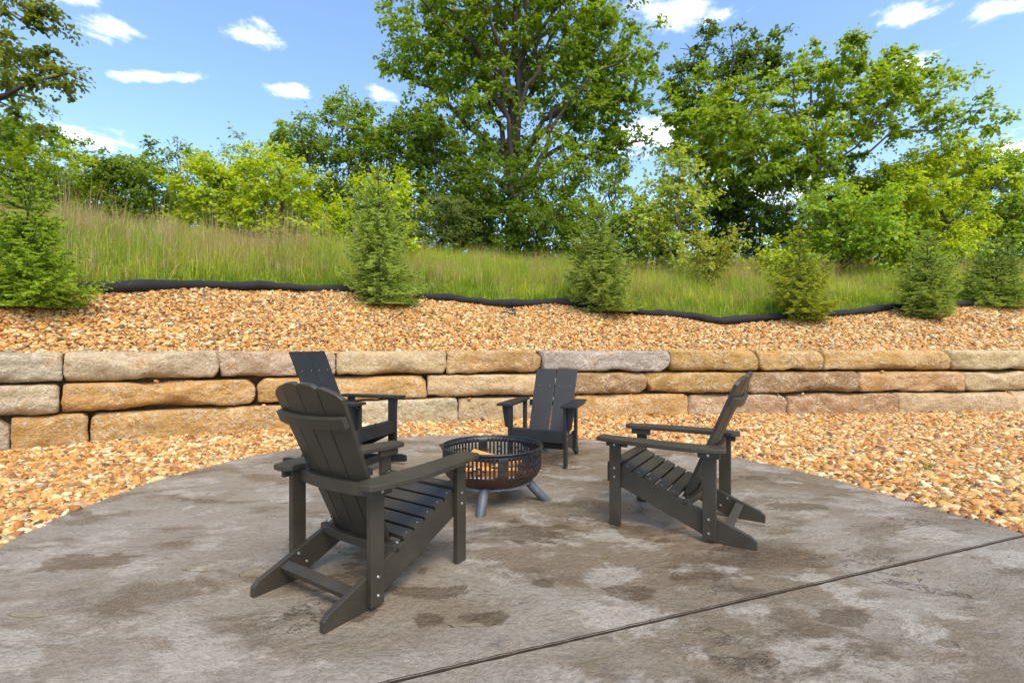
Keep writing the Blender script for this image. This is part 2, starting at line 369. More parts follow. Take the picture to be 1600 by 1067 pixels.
PATIO_PX = [(0, 849.7), (52, 827), (113, 797), (168, 777.5), (223, 756.5), (289, 738), (345, 723), (400, 710.5), (459, 701), (540, 689.5), (630, 682), (735, 679), (820, 680), (901, 684.3),
            (1000, 692), (1075, 701.5), (1150, 714), (1262, 738), (1347, 760.6), (1431, 786), (1515, 808.5), (1600, 833.7)]
PATIO = [gp(*p) for p in PATIO_PX]
PATIO = [(-2.6, -5), (-2.72, 1.2), (-2.88, 2.3)] + PATIO + [(3.42, 2.3), (3.55, 1.0), (3.6, -5)]
def smooth_line(pts, it=1):
    for _ in range(it):
        o = [pts[0]]
        for a, b in zip(pts[:-1], pts[1:]): o += [(a[0] * .75 + b[0] * .25, a[1] * .75 + b[1] * .25), (a[0] * .25 + b[0] * .75, a[1] * .25 + b[1] * .75)]
        pts = o + [pts[-1]]
    return pts
PATIO = [PATIO[0]] + smooth_line(PATIO[1:-1], 2) + [PATIO[-1]]
M_DIRT_SHADE = simple('joint_dirt_shade', (.045, .030, .019), .95, 0, .5, 60, .5)
JA, JB = gp(700, 1043.7), gp(1600, 836.7)
patio = empty('patio', (0, 3, 0)); patio['kind'] = 'structure'
jd = Vector((JB[0] - JA[0], JB[1] - JA[1], 0)).normalized(); jn = Vector((-jd.y, jd.x, 0))
for sgn in (1, -1):
    bm = bmesh.new(); f = bm.faces.new([bm.verts.new((x, y, 0)) for x, y in PATIO])
    co = Vector((JA[0], JA[1], 0)) + jn * sgn * .0065
    bmesh.ops.bisect_plane(bm, geom=bm.verts[:] + bm.edges[:] + bm.faces[:], plane_co=co, plane_no=jn * -sgn, clear_outer=True)
    # the sawn edge wanders by a few millimetres
    es = [e for e in bm.edges if all(abs((v.co - co).dot(jn)) < 1e-4 for v in e.verts)]
    r = bmesh.ops.subdivide_edges(bm, edges=es, cuts=160)
    for v in bm.verts:
        if abs((v.co - co).dot(jn)) < 1e-4: v.co += jn * (sgn * (abs(mnoise.noise(Vector((v.co.x * 9, sgn * 5, 0)))) * .008 + abs(mnoise.noise(Vector((v.co.x * 37, sgn * 3, 0)))) * .005))
    bmesh.ops.triangulate(bm, faces=bm.faces)
    r = bmesh.ops.extrude_face_region(bm, geom=bm.faces[:]); vv = [e for e in r['geom'] if isinstance(e, bmesh.types.BMVert)]
    bmesh.ops.translate(bm, vec=(0, 0, -.11), verts=vv)
    bmesh.ops.recalc_face_normals(bm, faces=bm.faces)
    es = [e for e in bm.edges if len(e.link_faces) == 2 and e.calc_face_angle(0) > 1 and all(v.co.z > -.01 for v in e.verts)]
    bmesh.ops.bevel(bm, geom=es, offset=.004, segments=2, affect='EDGES')
    for fc in bm.faces:                                         # dirt in the sawn cut, coloured dark to paint in the gap's shade
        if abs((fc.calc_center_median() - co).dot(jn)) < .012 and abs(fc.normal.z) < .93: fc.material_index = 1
    me = bm_mesh('slab', bm); me.materials.append(M_PATIO); me.materials.append(M_DIRT_SHADE)
    o = link('slab', me, None, patio); o.location = (0, -3, 0)

# ------------------------------------------------------------------ retaining wall of rough sandstone blocks
def curve_at(px, off):
    X = 0.0
    for x in np.arange(-14, 16, .01):
        if x / (yw(x) + off) >= (px - 800) / FPX and yw(x) + off > 1: return x, float(yw(x) + off)
    return x, float(yw(x) + off)
def make_block(name, Lx, Dy, Hz, seed, nseg=.042):
    rnd = random.Random(seed); h = np.array([Lx, Dy, Hz]) / 2
    nx, ny, nz = [max(3, int(round(s / nseg))) for s in (Lx, Dy, Hz)]; ny = max(4, ny // 2)
    bm = bmesh.new(); bmesh.ops.create_cube(bm, size=2)
    V = {}; Fs = []
    def vid(i, j, k):
        if (i, j, k) not in V: V[(i, j, k)] = len(V)
        return V[(i, j, k)]
    bm.free()
    for i in range(nx):
        for j in range(ny):
            Fs += [(vid(i, j, 0), vid(i, j + 1, 0), vid(i + 1, j + 1, 0), vid(i + 1, j, 0)), (vid(i, j, nz), vid(i + 1, j, nz), vid(i + 1, j + 1, nz), vid(i, j + 1, nz))]
        for k in range(nz):
            Fs += [(vid(i, 0, k), vid(i + 1, 0, k), vid(i + 1, 0, k + 1), vid(i, 0, k + 1)), (vid(i, ny, k), vid(i, ny, k + 1), vid(i + 1, ny, k + 1), vid(i + 1, ny, k))]
    for j in range(ny):
        for k in range(nz):
            Fs += [(vid(0, j, k), vid(0, j, k + 1), vid(0, j + 1, k + 1), vid(0, j + 1, k)), (vid(nx, j, k), vid(nx, j + 1, k), vid(nx, j + 1, k + 1), vid(nx, j, k + 1))]
    ijk = np.array(list(V.keys()), float); P = (ijk / np.array([nx, ny, nz]) * 2 - 1) * h
    r = rnd.uniform(.010, .024); q = np.clip(P, -(h - r), h - r); d = P - q; l = np.linalg.norm(d, axis=1)[:, None]
    P = np.where(l > 1e-6, q + d / np.maximum(l, 1e-6) * r, P)
    so = Vector((seed * 3.7, seed * 1.3, 0))
    D = np.zeros(len(P)); D2 = np.zeros(len(P))
    for i, p in enumerate(P):
        v = Vector(p) + so
        D[i] = mnoise.fractal(v * 2.1, .9, 2.1, 3); D2[i] = .6 - 2 * abs(mnoise.noise(Vector((v.x * 3.6, v.y * 4.5, v.z * 5.5)))) + .6 * mnoise.noise(v * 11)
    nrm = P / h; nrm = np.sign(nrm) * np.abs(nrm) ** 6; nrm /= np.linalg.norm(nrm, axis=1)[:, None] + 1e-6
    amp = np.where(nrm[:, 1] < -.3, .020, .007)
    P = P + nrm * (D * amp)[:, None] + nrm * (D2 * np.where(nrm[:, 1] < -.3, .017, .007))[:, None]
    # split-off corners: random planes shave the front arrises
    for _ in range(rnd.randint(10, 15)):
        a = np.array([rnd.uniform(-1, 1), -rnd.uniform(.35, .9), rnd.choice((-1, 1)) * rnd.uniform(.25, 1)]); 
        if rnd.random() < .45: a[0] = rnd.choice((-1, 1)) * rnd.uniform(.7, 1.4)
        else: a[0] *= .25
        a /= np.linalg.norm(a); cx = rnd.uniform(-.9, .9) * h[0]
        sup = abs(a[0]) * (h[0] if abs(a[0]) > .4 else 0) + abs(a[1]) * h[1] + abs(a[2]) * h[2] - rnd.uniform(.012, .055)
        pp = P.copy(); 
        if abs(a[0]) <= .4: pp[:, 0] -= cx
        ex = pp @ a - sup; fall = 1.0 if abs(a[0]) > .4 else np.clip(1.3 - np.abs(P[:, 0] - cx) / (h[0] * rnd.uniform(.25, .7)), 0, 1)
        P = P - np.clip(ex, 0, None)[:, None] * a * np.reshape(fall, (-1, 1)) * .92
    # blunt broken ends: one or two corners knocked right off, and a wavy underside
    for cx, cz in rnd.sample([(-1, -1), (1, -1), (-1, 1), (1, 1)], rnd.choice((1, 2, 2, 3))):
        a = np.array([cx * rnd.uniform(.5, .9), -.12, cz * rnd.uniform(.45, .9)]); a /= np.linalg.norm(a)
        sup = abs(a[0]) * h[0] + abs(a[1]) * h[1] + abs(a[2]) * h[2] - rnd.uniform(.045, .13) * (1 if cz < 0 else .75)
        P = P - np.clip(P @ a - sup, 0, None)[:, None] * a * .95
    low = np.clip(-P[:, 2] / h[2], 0, 1)
    P[:, 2] += low * np.array([max(0, mnoise.noise(Vector((p[0] * 2.2 + seed * 5.1, 0, seed)))) * .055 + max(0, mnoise.noise(Vector((p[0] * 7 + seed, 3, seed)))) * .02 for p in P])
    me = np_mesh(name, P, np.array(Fs), True)
    return me
COURSES = [  # joints in photo pixels, bottom z, top z, setback, base colours
    ([-330, -150, 14, 137, 490, 560, 716, 900, 1075, 1230, 1403, 1592, 1790, 2000], -.10, .372, .0,
     ['gold', 'grey_tan', 'gold', 'gold', 'grey_tan', 'grey_tan', 'tan', 'gold', 'tan_brown', 'brown', 'tan', 'tan', 'gold']),
    ([-300, -110, 91, 399, 667, 872, 1011, 1171, 1342, 1508, 1700, 1950], .378, .735, .045,
     ['tan', 'grey_tan', 'orange', 'gold', 'tan', 'brown', 'gold', 'brown', 'tan_orange', 'tan', 'gold']),
    ([-340, -120, 98, 341, 524, 697, 846, 1048, 1186, 1287, 1486, 1690, 1930], .742, 1.10, .085,
     ['tan', 'grey', 'grey_tan', 'pink', 'tan', 'tan_orange', 'slate', 'gold', 'gold', 'gold', 'tan', 'gold'])]
PAL = {'gold': (.47, .30, .115), 'grey_tan': (.45, .37, .245), 'tan': (.50, .38, .215), 'tan_brown': (.38, .265, .155), 'brown': (.35, .225, .12), 'orange': (.52, .32, .125),
       'tan_orange': (.50, .325, .15), 'grey': (.40, .35, .255), 'pink': (.50, .375, .245), 'slate': (.345, .32, .265)}
wall = tag(empty('retaining_wall', (0, 7.8, 0)), 'low curved retaining wall of three courses of rough sandstone blocks', 'wall')
wrnd = random.Random(5); seed = 1; STONES = []
for joints, z0, z1, off, cols in COURSES:
    for (a, b), cn in zip(zip(joints[:-1], joints[1:]), cols):
        pa = Vector((*curve_at(a, off), 0)); pb = Vector((*curve_at(b, off), 0)); t = (pb - pa); Lx = t.length; t.normalize(); nrm = Vector((-t.y, t.x, 0))
        gap = wrnd.uniform(.004, .014); Dy = .52 - off * .6
        zb = z0 + wrnd.uniform(0, .006); zt = z1 + wrnd.uniform(-.028, -.006) * (1 if z1 < 1 else .6); Hh = zt - zb
        me = make_block('stone', Lx - gap, Dy, Hh, seed); seed += 1
        o = link('stone', me, M_STONE, wall)
        c = (pa + pb) / 2 + nrm * (Dy / 2 + wrnd.uniform(-.012, .02)); c.z = (zb + zt) / 2
        o.location = c - wall.location; o.rotation_euler = (wrnd.uniform(-.012, .012), wrnd.uniform(-.008, .008), math.atan2(t.y, t.x))
        g_ = wrnd.uniform(1.42, 1.72); j = [g_ * wrnd.uniform(.97, 1.03) for _ in range(3)]; o.color = tuple(x * y for x, y in zip(PAL[cn], j)) + (1,)
        STONES.append((pa, pb, nrm, zt))

# ------------------------------------------------------------------ gravel (stones scattered as instances of a few pebble shapes)
def make_pebble_mat():
    m, t, b = mat('river_gravel'); q = NB(t)
    at = q.n('ShaderNodeAttribute', attribute_name='col', attribute_type='INSTANCER').outputs['Color']
    p = q.n('ShaderNodeNewGeometry').outputs['Position']; n = q.noise(p, 60, 4, .65)
    c = q.mix(q.ramp(n, .35, .68), q.mix(1.0, at, (.72, .66, .58), 'MULTIPLY'), at)
    q.link(c, b.inputs['Base Color']); b.inputs['Roughness'].default_value = .62; b.inputs['Specular IOR Level'].default_value = .4
    q.link(q.bump(q.noise(p, 130, 3, .6), .3, .004), b.inputs['Normal']); return m
M_PEBBLE = make_pebble_mat()
def scatter_tree(name):
    g = bpy.data.node_groups.new(name, 'GeometryNodeTree')
    g.interface.new_socket('Geometry', in_out='INPUT', socket_type='NodeSocketGeometry'); g.interface.new_socket('Geometry', in_out='OUTPUT', socket_type='NodeSocketGeometry')
    n = g.nodes; l = g.links
    gi = n.new('NodeGroupInput'); go = n.new('NodeGroupOutput')
    join = n.new('GeometryNodeJoinGeometry')
    for i in range(7):
        ico = n.new('GeometryNodeMeshIcoSphere'); ico.inputs['Radius'].default_value = .5; ico.inputs['Subdivisions'].default_value = 2
        sp = n.new('GeometryNodeSetPosition'); l.new(ico.outputs[0], sp.inputs['Geometry'])
        no = n.new('ShaderNodeTexNoise'); no.noise_dimensions = '4D'; no.inputs['W'].default_value = i * 3.3; no.inputs['Scale'].default_value = 1.7; no.inputs['Detail'].default_value = 1.5
        vm = n.new('ShaderNodeVectorMath'); vm.operation = 'SUBTRACT'; vm.inputs[1].default_value = (.5, .5, .5); l.new(no.outputs['Color'], vm.inputs[0])
        vs2 = n.new('ShaderNodeVectorMath'); vs2.operation = 'SCALE'; vs2.inputs['Scale'].default_value = .75; l.new(vm.outputs[0], vs2.inputs[0])
        l.new(vs2.outputs[0], sp.inputs['Offset'])
        sm = n.new('GeometryNodeSetMaterial'); sm.inputs['Material'].default_value = M_PEBBLE; l.new(sp.outputs[0], sm.inputs['Geometry'])
        ss = n.new('GeometryNodeSetShadeSmooth'); l.new(sm.outputs[0], ss.inputs['Geometry'])
        ti = n.new('GeometryNodeGeometryToInstance'); l.new(ss.outputs[0], ti.inputs[0]); l.new(ti.outputs[0], join.inputs[0])
    mp = n.new('GeometryNodeMeshToPoints'); l.new(gi.outputs[0], mp.inputs['Mesh'])
    iop = n.new('GeometryNodeInstanceOnPoints'); iop.inputs['Pick Instance'].default_value = True
    l.new(mp.outputs[0], iop.inputs['Points']); l.new(join.outputs[0], iop.inputs['Instance'])
    def attr(nm, ty):
        a = n.new('GeometryNodeInputNamedAttribute'); a.data_type = ty; a.inputs['Name'].default_value = nm; return a.outputs[0]
    l.new(attr('rot', 'FLOAT_VECTOR'), iop.inputs['Rotation']); l.new(attr('scl', 'FLOAT_VECTOR'), iop.inputs['Scale'])
    l.new(iop.outputs[0], go.inputs[0]); return g
GN_GRAVEL = scatter_tree('gravel_scatter')
PEB = np.array([(.56, .285, .085), (.62, .36, .13), (.66, .45, .21), (.72, .57, .36), (.80, .70, .53), (.50, .22, .06), (.34, .155, .06), (.20, .10, .055), (.33, .29, .25), (.62, .33, .10), (.68, .40, .14)])
PEBW = np.array([.13, .12, .12, .12, .10, .12, .11, .06, .045, .09, .05]); PEBW /= PEBW.sum()
def gravel(name, P, size, extra_tilt=.45):
    n = len(P); me = bpy.data.meshes.new(name); me.vertices.add(n); me.vertices.foreach_set('co', P.astype(np.float32).ravel())
    s = size * np.exp(np.random.normal(0, .28, n)); scl = np.stack([s * 1.25, s * np.random.uniform(.75, 1.05, n), s * np.random.uniform(.42, .72, n)], -1)
    rot = np.stack([np.random.normal(0, extra_tilt, n), np.random.normal(0, extra_tilt, n), np.random.uniform(0, 6.283, n)], -1)
    col = PEB[np.random.choice(len(PEB), n, p=PEBW)] * np.array([1.0, .95, .74]) * np.random.uniform(.70, 1.22, (n, 1)) * np.random.uniform(.95, 1.05, (n, 3))
    for nm, dat in (('rot', rot), ('scl', scl)):
        a = me.attributes.new(nm, 'FLOAT_VECTOR', 'POINT'); a.data.foreach_set('vector', dat.astype(np.float32).ravel())
    a = me.attributes.new('col', 'FLOAT_COLOR', 'POINT'); a.data.foreach_set('color', np.c_[col, np.ones(n)].astype(np.float32).ravel())
    o = link(name, me, M_PEBBLE); md = o.modifiers.new('scatter', 'NODES'); md.node_group = GN_GRAVEL; return o
def in_poly(x, y, poly):
    r = np.zeros(len(x), bool); j = len(poly) - 1
    for i in range(len(poly)):
        xi, yi = poly[i]; xj, yj = poly[j]; k = ((yi > y) != (yj > y)) & (x < (xj - xi) * (y - yi) / (yj - yi + 1e-12) + xi); r ^= k; j = i
    return r
def sample(n, x0, x1, y0, y1): return np.random.uniform(x0, x1, n), np.random.uniform(y0, y1, n)
def in_view(x, y, m=.9): return np.abs(x) < 1.03 * y + m
x, y = sample(310000, -8.5, 12.5, 2.0, 9.6)
k = (~in_poly(x, y, [(a * 1.0, b) for a, b in PATIO])) & (y < yw(x) + .10) & in_view(x, y, 1.2) & (y > 1.2)
x, y = x[k], y[k]; keep = np.random.rand(len(x)) < np.clip(1.25 - .06 * y, .6, 1); x, y = x[keep], y[keep]
edge_d = np.clip((y - yw(x) + .5) / .5, 0, 1)
z = -.022 + np.random.uniform(-.012, .014, len(x)) + .03 * edge_d + .012 * np.sin(2.1 * x) * np.sin(1.7 * y + 1)
tag(gravel('lower_gravel', np.c_[x, y, z], .048), 'orange and cream river gravel between the patio and the wall', 'gravel', kind='stuff')
x, y = sample(440000, -12, 16, 3, 15)
k = (y > yw(x) + .34) & (y < ye(x) - .02) & in_view(x, y, 1.2); x, y = x[k], y[k]
z = height(x, y) + np.random.uniform(-.006, .026, len(x)) + np.where(y < yw(x) + .5, .02, 0)
# a few stones fallen on the ledges of the wall
lx, ly, lz = [], [], []
for pa, pb, nrm, zt in STONES:
    if zt > 1.0: continue
    for _ in range(wrnd.randint(0, 1)):
        p = pa.lerp(pb, wrnd.random()) + nrm * wrnd.uniform(.03, .055); lx.append(p.x); ly.append(p.y); lz.append(zt + .008)
tag(gravel('upper_gravel', np.c_[np.r_[x, lx], np.r_[y, ly], np.r_[z, lz]], .047), 'orange and cream river gravel sloping up behind the stone wall', 'gravel', kind='stuff')
# ------------------------------------------------------------------ chairs
bolt_bm = bmesh.new(); bmesh.ops.create_cone(bolt_bm, cap_ends=True, segments=10, radius1=.0078, radius2=.0055, depth=.006, matrix=Matrix.Rotation(R(90), 4, 'Y'))
BOLT = bm_mesh('bolt', bolt_bm); BOLT.materials.append(M_BOLT)
def bolt(parent, x, y, z, rz=0):
    o = link('bolt', BOLT, None, parent); o.location = (x, y, z); o.rotation_euler.z = rz; return o

def classic_chair(loc, rz, label):
    """slatted adirondack: local y runs from the tail tips (0) to the front"""
    t = tag(empty('adirondack_chair', loc, rz), label, 'chair', 'chairs round the fire pit'); m = M_OLIVE
    st = lambda y: .047 + .411 * y                              # top edge of the sloping side rails
    prof = [(0, 0), (0, .047), (.03, st(.03) + .012), (.872, st(.872)), (.878, .30), (.872, st(.872) - .128), (.21, .0)]
    for s in (-1, 1):
        r = prism('side_rail', prof, 'x', s * .262 - .015, s * .262 + .015, m, t, .004)
        for y in (.23, .275): bolt(r, -s * .0 + s * (.262 - .018), y, .13 if y < .25 else .075)
        lg = box('front_leg', s * .293 - .0155, s * .293 + .0155, .80, .872, 0, .546, m, t, .004)
        for z in (.375, .318): bolt(lg, s * .311, .836, z)
        bolt(lg, s * .311, .836, .525)
        lg = box('rear_leg', s * .293 - .0155, s * .293 + .0155, .215, .292, .018, .546, m, t, .004)
        for z in (.145, .062): bolt(lg, s * .311, .255, z)
        b_ = box('arm_block', s * .309, s * .334, .19, .315, .508, .546, m, t, .003); bolt(b_, s * .336, .255, .527)
        box('arm_block', s * .252, s * .277, .765, .905, .508, .546, m, t, .003)
        # arm: bowed outer edge, hollow inner edge, rounded heel
        pts = []
        for i in range(15):
            f = i / 14; y = .165 + f * .775; pts.append((s * (.336 + .074 * math.sin(math.pi * min(1, (f * .93 + .035) ** .72)) ** .85), y))
        pts += [(s * .338, .950), (s * .262, .952), (s * .236, .94)]
        for i in range(12):
            f = 1 - i / 11; y = .20 + f * .70; pts.append((s * (.252 - .022 * f + .012 * math.sin(math.pi * f)), y))
        pts += [(s * .268, .172), (s * .30, .158)]
        if s < 0: pts = pts[::-1]
        prism('arm', pts, 'z', .547, .574, m, t, .005)
    # seat: six slats on the rails, the rearmost tipped up, the first rolled over the front
    for i in range(6):
        y = .838 - i * .0735; ang = math.atan(.411); z = st(y) + .0125
        if i == 5: ang -= .22; z += .004
        if i == 0: ang -= .30; z -= .002
        hw = .277 if i else .277
        Mx = Matrix.Translation((0, y, z)) @ Matrix.Rotation(ang, 4, 'X')
        sl = box('seat_slat', -hw, hw, -.0335, .0335, -.0115, .0115, m, t, .0035, Mx)
        for s in (-1, 1):
            bb = link('screw', BOLT, None, sl); bb.location = (s * .262, y, z + .0115 / math.cos(ang)); bb.rotation_euler = (ang, R(-90), 0); bb.scale = (.5, .55, .55)
    box('front_apron', -.276, .276, .873, .897, .275, .40, m, t, .004)
    box('front_stretcher', -.246, .246, .80, .826, .235, .285, m, t, .004)
    # fanned back of four boards, leaning on three curved cross bars
    base = Vector((0, .408, .200)); top = Vector((0, .055, 1.005)); ax = (top - base); Lb = ax.length; ax.normalize(); nf = Vector((0, ax.z, -ax.y))
    yb = lambda u: .030 * (u / .25) ** 2
    for i in range(4):
        u0b, u1b = -.200 + i * .1003 + .0022, -.200 + (i + 1) * .1003 - .0022
        u0t, u1t = -.252 + i * .1263 + .0022, -.252 + (i + 1) * .1263 - .0022
        pts = [(u0b, 0), (u1b, 0)]
        arc = lambda u: Lb - .075 * (abs(u) / .25) ** 2.2
        for k in range(7):
            u = u1t + (u0t - u1t) * k / 6; pts.append((u, arc(u) - (.008 if k in (0, 6) else 0)))
        uc = (u0b + u1b + u0t + u1t) / 4; tilt = math.atan(2 * .030 * uc / .25 ** 2)
        X = Vector((1, 0, 0)); Mx = Matrix((( X.x, ax.x, -nf.x, 0), (X.y, ax.y, -nf.y, 0), (X.z, ax.z, -nf.z, 0), (0, 0, 0, 1)))
        Mx = Matrix.Translation(base + nf * (yb(uc) + .004)) @ Mx
        Mx = Mx @ Matrix.Translation((uc, 0, 0)) @ Matrix.Rotation(tilt, 4, 'Y') @ Matrix.Translation((-uc, 0, 0))
        prism('back_slat', pts, 'z', -.011, .011, m, t, .0035, Mx)
    def at_back(zz): f = (zz - base.z) / (top.z - base.z); return base.lerp(top, f)
    lean = math.atan2(base.y - top.y, top.z - base.z)
    def bar(zz, w, hh, th, name):
        p = at_back(zz); Mx = Matrix.Translation(p - nf * .012) @ Matrix.Rotation(lean, 4, 'X')
        return curved_bar(name, w, lambda u: .030 * (u / .25) ** 2, th, -hh / 2, hh / 2, m, t, 12, Mx)
    bar(.835, .245, .056, .028, 'upper_back_brace')
    lb = curved_bar('lower_back_brace', .277, lambda u: .374 + .030 * (u / .25) ** 2, .034, .196, .236, m, t, 12)
    for s in (-1, 1): bolt(lb, s * .268, .408, .238)
    curved_bar('arm_brace', .277, lambda u: .240 + .030 * (u / .25) ** 2 + .006, .030, .490, .546, m, t, 12)
    box('tail_bar', -.247, .247, .135, .185, .075, .108, m, t, .003, Matrix.Translation((0, .16, .09)) @ Matrix.Rotation(.39, 4, 'X') @ Matrix.Translation((0, -.16, -.09)))
    return t

def modern_chair(loc, rz, label, name='adirondack_chair', rocker=False):
    """two-board modern adirondack: local y runs from the front legs (0) backwards as negative"""
    t = tag(empty(name, loc, rz), label, 'chair', 'chairs round the fire pit'); m = M_BLACK
    dz = .075 if rocker else 0; arm = .60 + (.07 if rocker else 0); backh = .905 + (.205 if rocker else 0)
    prof = [(.035, .24 + dz), (.035, .352 + dz), (-.30, .245 + dz), (-.52, .272 + dz), (-.60, .262 + dz), (-.735, .02), (-.715, 0), (-.66, .0), (-.49, .085 + dz * .6)]
    if rocker: prof = [(.035, .24 + dz), (.035, .352 + dz), (-.30, .245 + dz), (-.56, .19 + dz), (-.66, .11), (-.66, .055), (-.40, .10)]
    for s in (-1, 1):
        prism('side_rail', prof, 'x', s * .250 - .0135, s * .250 + .0135, m, t, .004)
        lz = .05 if rocker else 0
        lg = box('front_leg', s * .279 - .0145, s * .279 + .0145, -.045, .045, lz, arm - .024, m, t, .004)
        for z in (.325 + dz, .275 + dz): bolt(lg, s * .2955, 0, z)
        bolt(lg, s * .2955, .01, arm - .05)
        gus = [(s * .294, arm - .024), (s * .366, arm - .024), (s * .335, .365 + dz), (s * .294, .350 + dz)]
        prism('arm_gusset', gus, 'y', -.022, .008, m, t, .003)
        prism('arm', [(s * .245, .075), (s * .40, .075), (s * .40, -.30), (s * .372, -.62), (s * .262, -.62), (s * .245, -.30)][::s], 'z', arm - .024, arm, m, t, .004)
        box('rear_post', s * .279 - .0145, s * .279 + .0145, -.53, -.455, .10 + dz, arm - .024, m, t, .004)
        if rocker:
            pts = []
            for i in range(17):
                y = .16 - i * .99 / 16; pts.append((y, .008 + .16 * (y + .27) ** 2))
            up = [(y, z + .075) for y, z in reversed(pts)]
            up[0] = (up[0][0] + .006, up[0][1] - .018); up[-1] = (up[-1][0] - .006, up[-1][1] - .018)
            rk = prism('rocker_runner', pts + up, 'x', s * .279 - .016, s * .279 + .016, m, t, .005)
            for y in (-.70, -.755): bolt(rk, s * .2965, y, .008 + .16 * (y + .27) ** 2 + .042)
    box('front_apron', -.264, .264, .012, .037, .238 + dz, .356 + dz, m, t, .004)
    for i in range(5):
        y = -.035 - i * .088; z = .352 + dz - .0 + (-.107 / .335) * (.035 - y) + .012
        Mx = Matrix.Translation((0, y, z)) @ Matrix.Rotation(math.atan(.107 / .335), 4, 'X')
        box('seat_slat', -.262, .262, -.040, .040, -.011, .011, m, t, .0035, Mx)
    b0 = Vector((0, -.445, .24 + dz)); tp = Vector((0, -.445 - (backh - .24 - dz) * .56, backh)); ax = tp - b0; Lb = ax.length; ax.normalize(); nf = Vector((0, ax.z, -ax.y))
    if rocker: tp = Vector((0, -.42 - .385, backh)); b0 = Vector((0, -.42, .31)); ax = tp - b0; Lb = ax.length; ax.normalize(); nf = Vector((0, ax.z, -ax.y))
    Mx = Matrix.Translation(b0) @ Matrix(((1, ax.x, -nf.x, 0), (0, ax.y, -nf.y, 0), (0, ax.z, -nf.z, 0), (0, 0, 0, 1)))
    for s in (-1, 1):
        bs = prism('back_board', [(s * .004, 0), (s * .222, 0), (s * .236, Lb), (s * .004, Lb)][::s], 'z', -.011, .011, m, t, .004, Mx)
        for q_ in (.055, .175):
            bb = link('screw', BOLT, None, bs); p = b0 + ax * (Lb - .21) + nf * .011 + Vector((s * q_, 0, 0)); bb.location = p; bb.rotation_euler = (math.atan2(b0.y - tp.y, tp.z - b0.z), 0, R(90)); bb.scale = (.45, .6, .6)
    p = b0 + ax * (Lb - .21) - nf * .024; lean = math.atan2(b0.y - tp.y, tp.z - b0.z)
    box('back_brace', -.21, .21, -.012, .012, -.035, .035, m, t, .003, Matrix.Translation(p) @ Matrix.Rotation(lean, 4, 'X'))
    f = (arm - .05 - b0.z) / (tp.z - b0.z); p = b0.lerp(tp, f) - nf * .026
    box('arm_brace', -.268, .268, p.y - .013, p.y + .013, arm - .09, arm - .026, m, t, .003)
    box('rear_stretcher', -.237, .237, -.50, -.465, .125 + dz, .180 + dz, m, t, .003)
    box('rear_stretcher', -.237, .237, -.30, -.27, .115 + dz, .165 + dz, m, t, .003)
    if rocker: box('front_stretcher', -.264, .264, -.01, .018, .075, .135, m, t, .003)
    return t
classic_chair((-.992, 2.175, 0), math.atan2(-.5555, .8315), 'dark taupe slatted chair standing right in front of the black rocking chair')
classic_chair((1.5415, 3.081, 0), math.atan2(.853, .521), 'dark taupe slatted chair standing alone between fire pit and the open gravel')
modern_chair((.249, 4.87, 0), math.atan2(.318, -.948), 'black chair with two flat back boards standing between fire pit and wall')
modern_chair((-1.28, 4.69, 0), math.atan2(-.94, -.342), 'tall black rocking chair with two flat back boards behind the taupe chair', 'rocking_chair', True)

# ------------------------------------------------------------------ fire pit
def make_iron():
    m, t, b = mat('fire_blackened_steel'); q = NB(t); v = q.n('ShaderNodeTexCoord').outputs['Object']
    sp = q.n('ShaderNodeSeparateXYZ', {0: v}); n = q.noise(v, 9, 6, .65); n2 = q.noise(v, 45, 5, .7)
    rust = q.m('MULTIPLY', q.ramp(q.m('ADD', n, q.m('MULTIPLY', q.m('SUBTRACT', .29, sp.outputs[2]), 2.0)), .50, .68), .85)
    c = q.mix(q.ramp(n2, .4, .7), (.014, .014, .015), (.035, .034, .034)); c = q.mix(rust, c, q.mix(n2, (.038, .016, .009), (.11, .042, .018)))
    q.link(c, b.inputs['Base Color']); b.inputs['Metallic'].default_value = .25; q.link(q.m('ADD', .40, q.m('MULTIPLY', rust, .35)), b.inputs['Roughness'])
    q.link(q.bump(n2, .35, .003), b.inputs['Normal']); return m
M_IRON = make_iron()
M_LEG = simple('worn_blue_grey_pipe', (.085, .098, .115), .55, .15, .45, 40, .2)
M_WOOD = simple('split_firewood', (.60, .27, .065), .8, 0, .6, 30, .5)
M_CHAR = simple('charred_wood', (.09, .045, .022), .9, 0, .6, 25, .6)
M_ASH = simple('ash', (.42, .40, .38), .95, 0, .4, 60, .8)
PX, PY, PR = -.153, 3.84, .378
pit = tag(empty('fire_pit', (PX, PY, 0)), 'round black steel fire pit with slotted sides on four stub legs', 'fire pit')
NS = 76; NCOL = NS * 4
prof = [(.0, .118), (.10, .119), (.20, .126), (.27, .142), (.320, .168), (.352, .198), (.368, .228), (.374, .240)]
zr = [.240, .262, .274, .290, .302, .318, .330, .346, .362, .405]; prof += [(PR, z) for z in zr[1:]]
srow0 = 7; rows = len(prof)
V = []; F = []
for r_, z_ in prof:
    for c in range(NCOL): a = c / NCOL * 2 * math.pi; V.append((max(r_, .004) * math.cos(a), max(r_, .004) * math.sin(a), z_))
prnd = random.Random(3); cols = []
for s_ in range(NS):
    band = min(abs((s_ / NS * 4 + .36) % 1 - .5), 1) < .045
    nrow = rows - 1 - srow0
    cells = [False] * nrow
    if not band:
        for k in range(0, nrow - 1): cells[k] = True
        br = {0: (), 1: (1,), 2: (3,), 3: (5,), 4: (2, 5), 5: (1, 4)}[prnd.choice([0, 1, 2, 3, 4, 5, 0, 2, 3])]
        for k in br: cells[k] = False
        if prnd.random() < .25: cells[0] = False
    cols.append(cells)
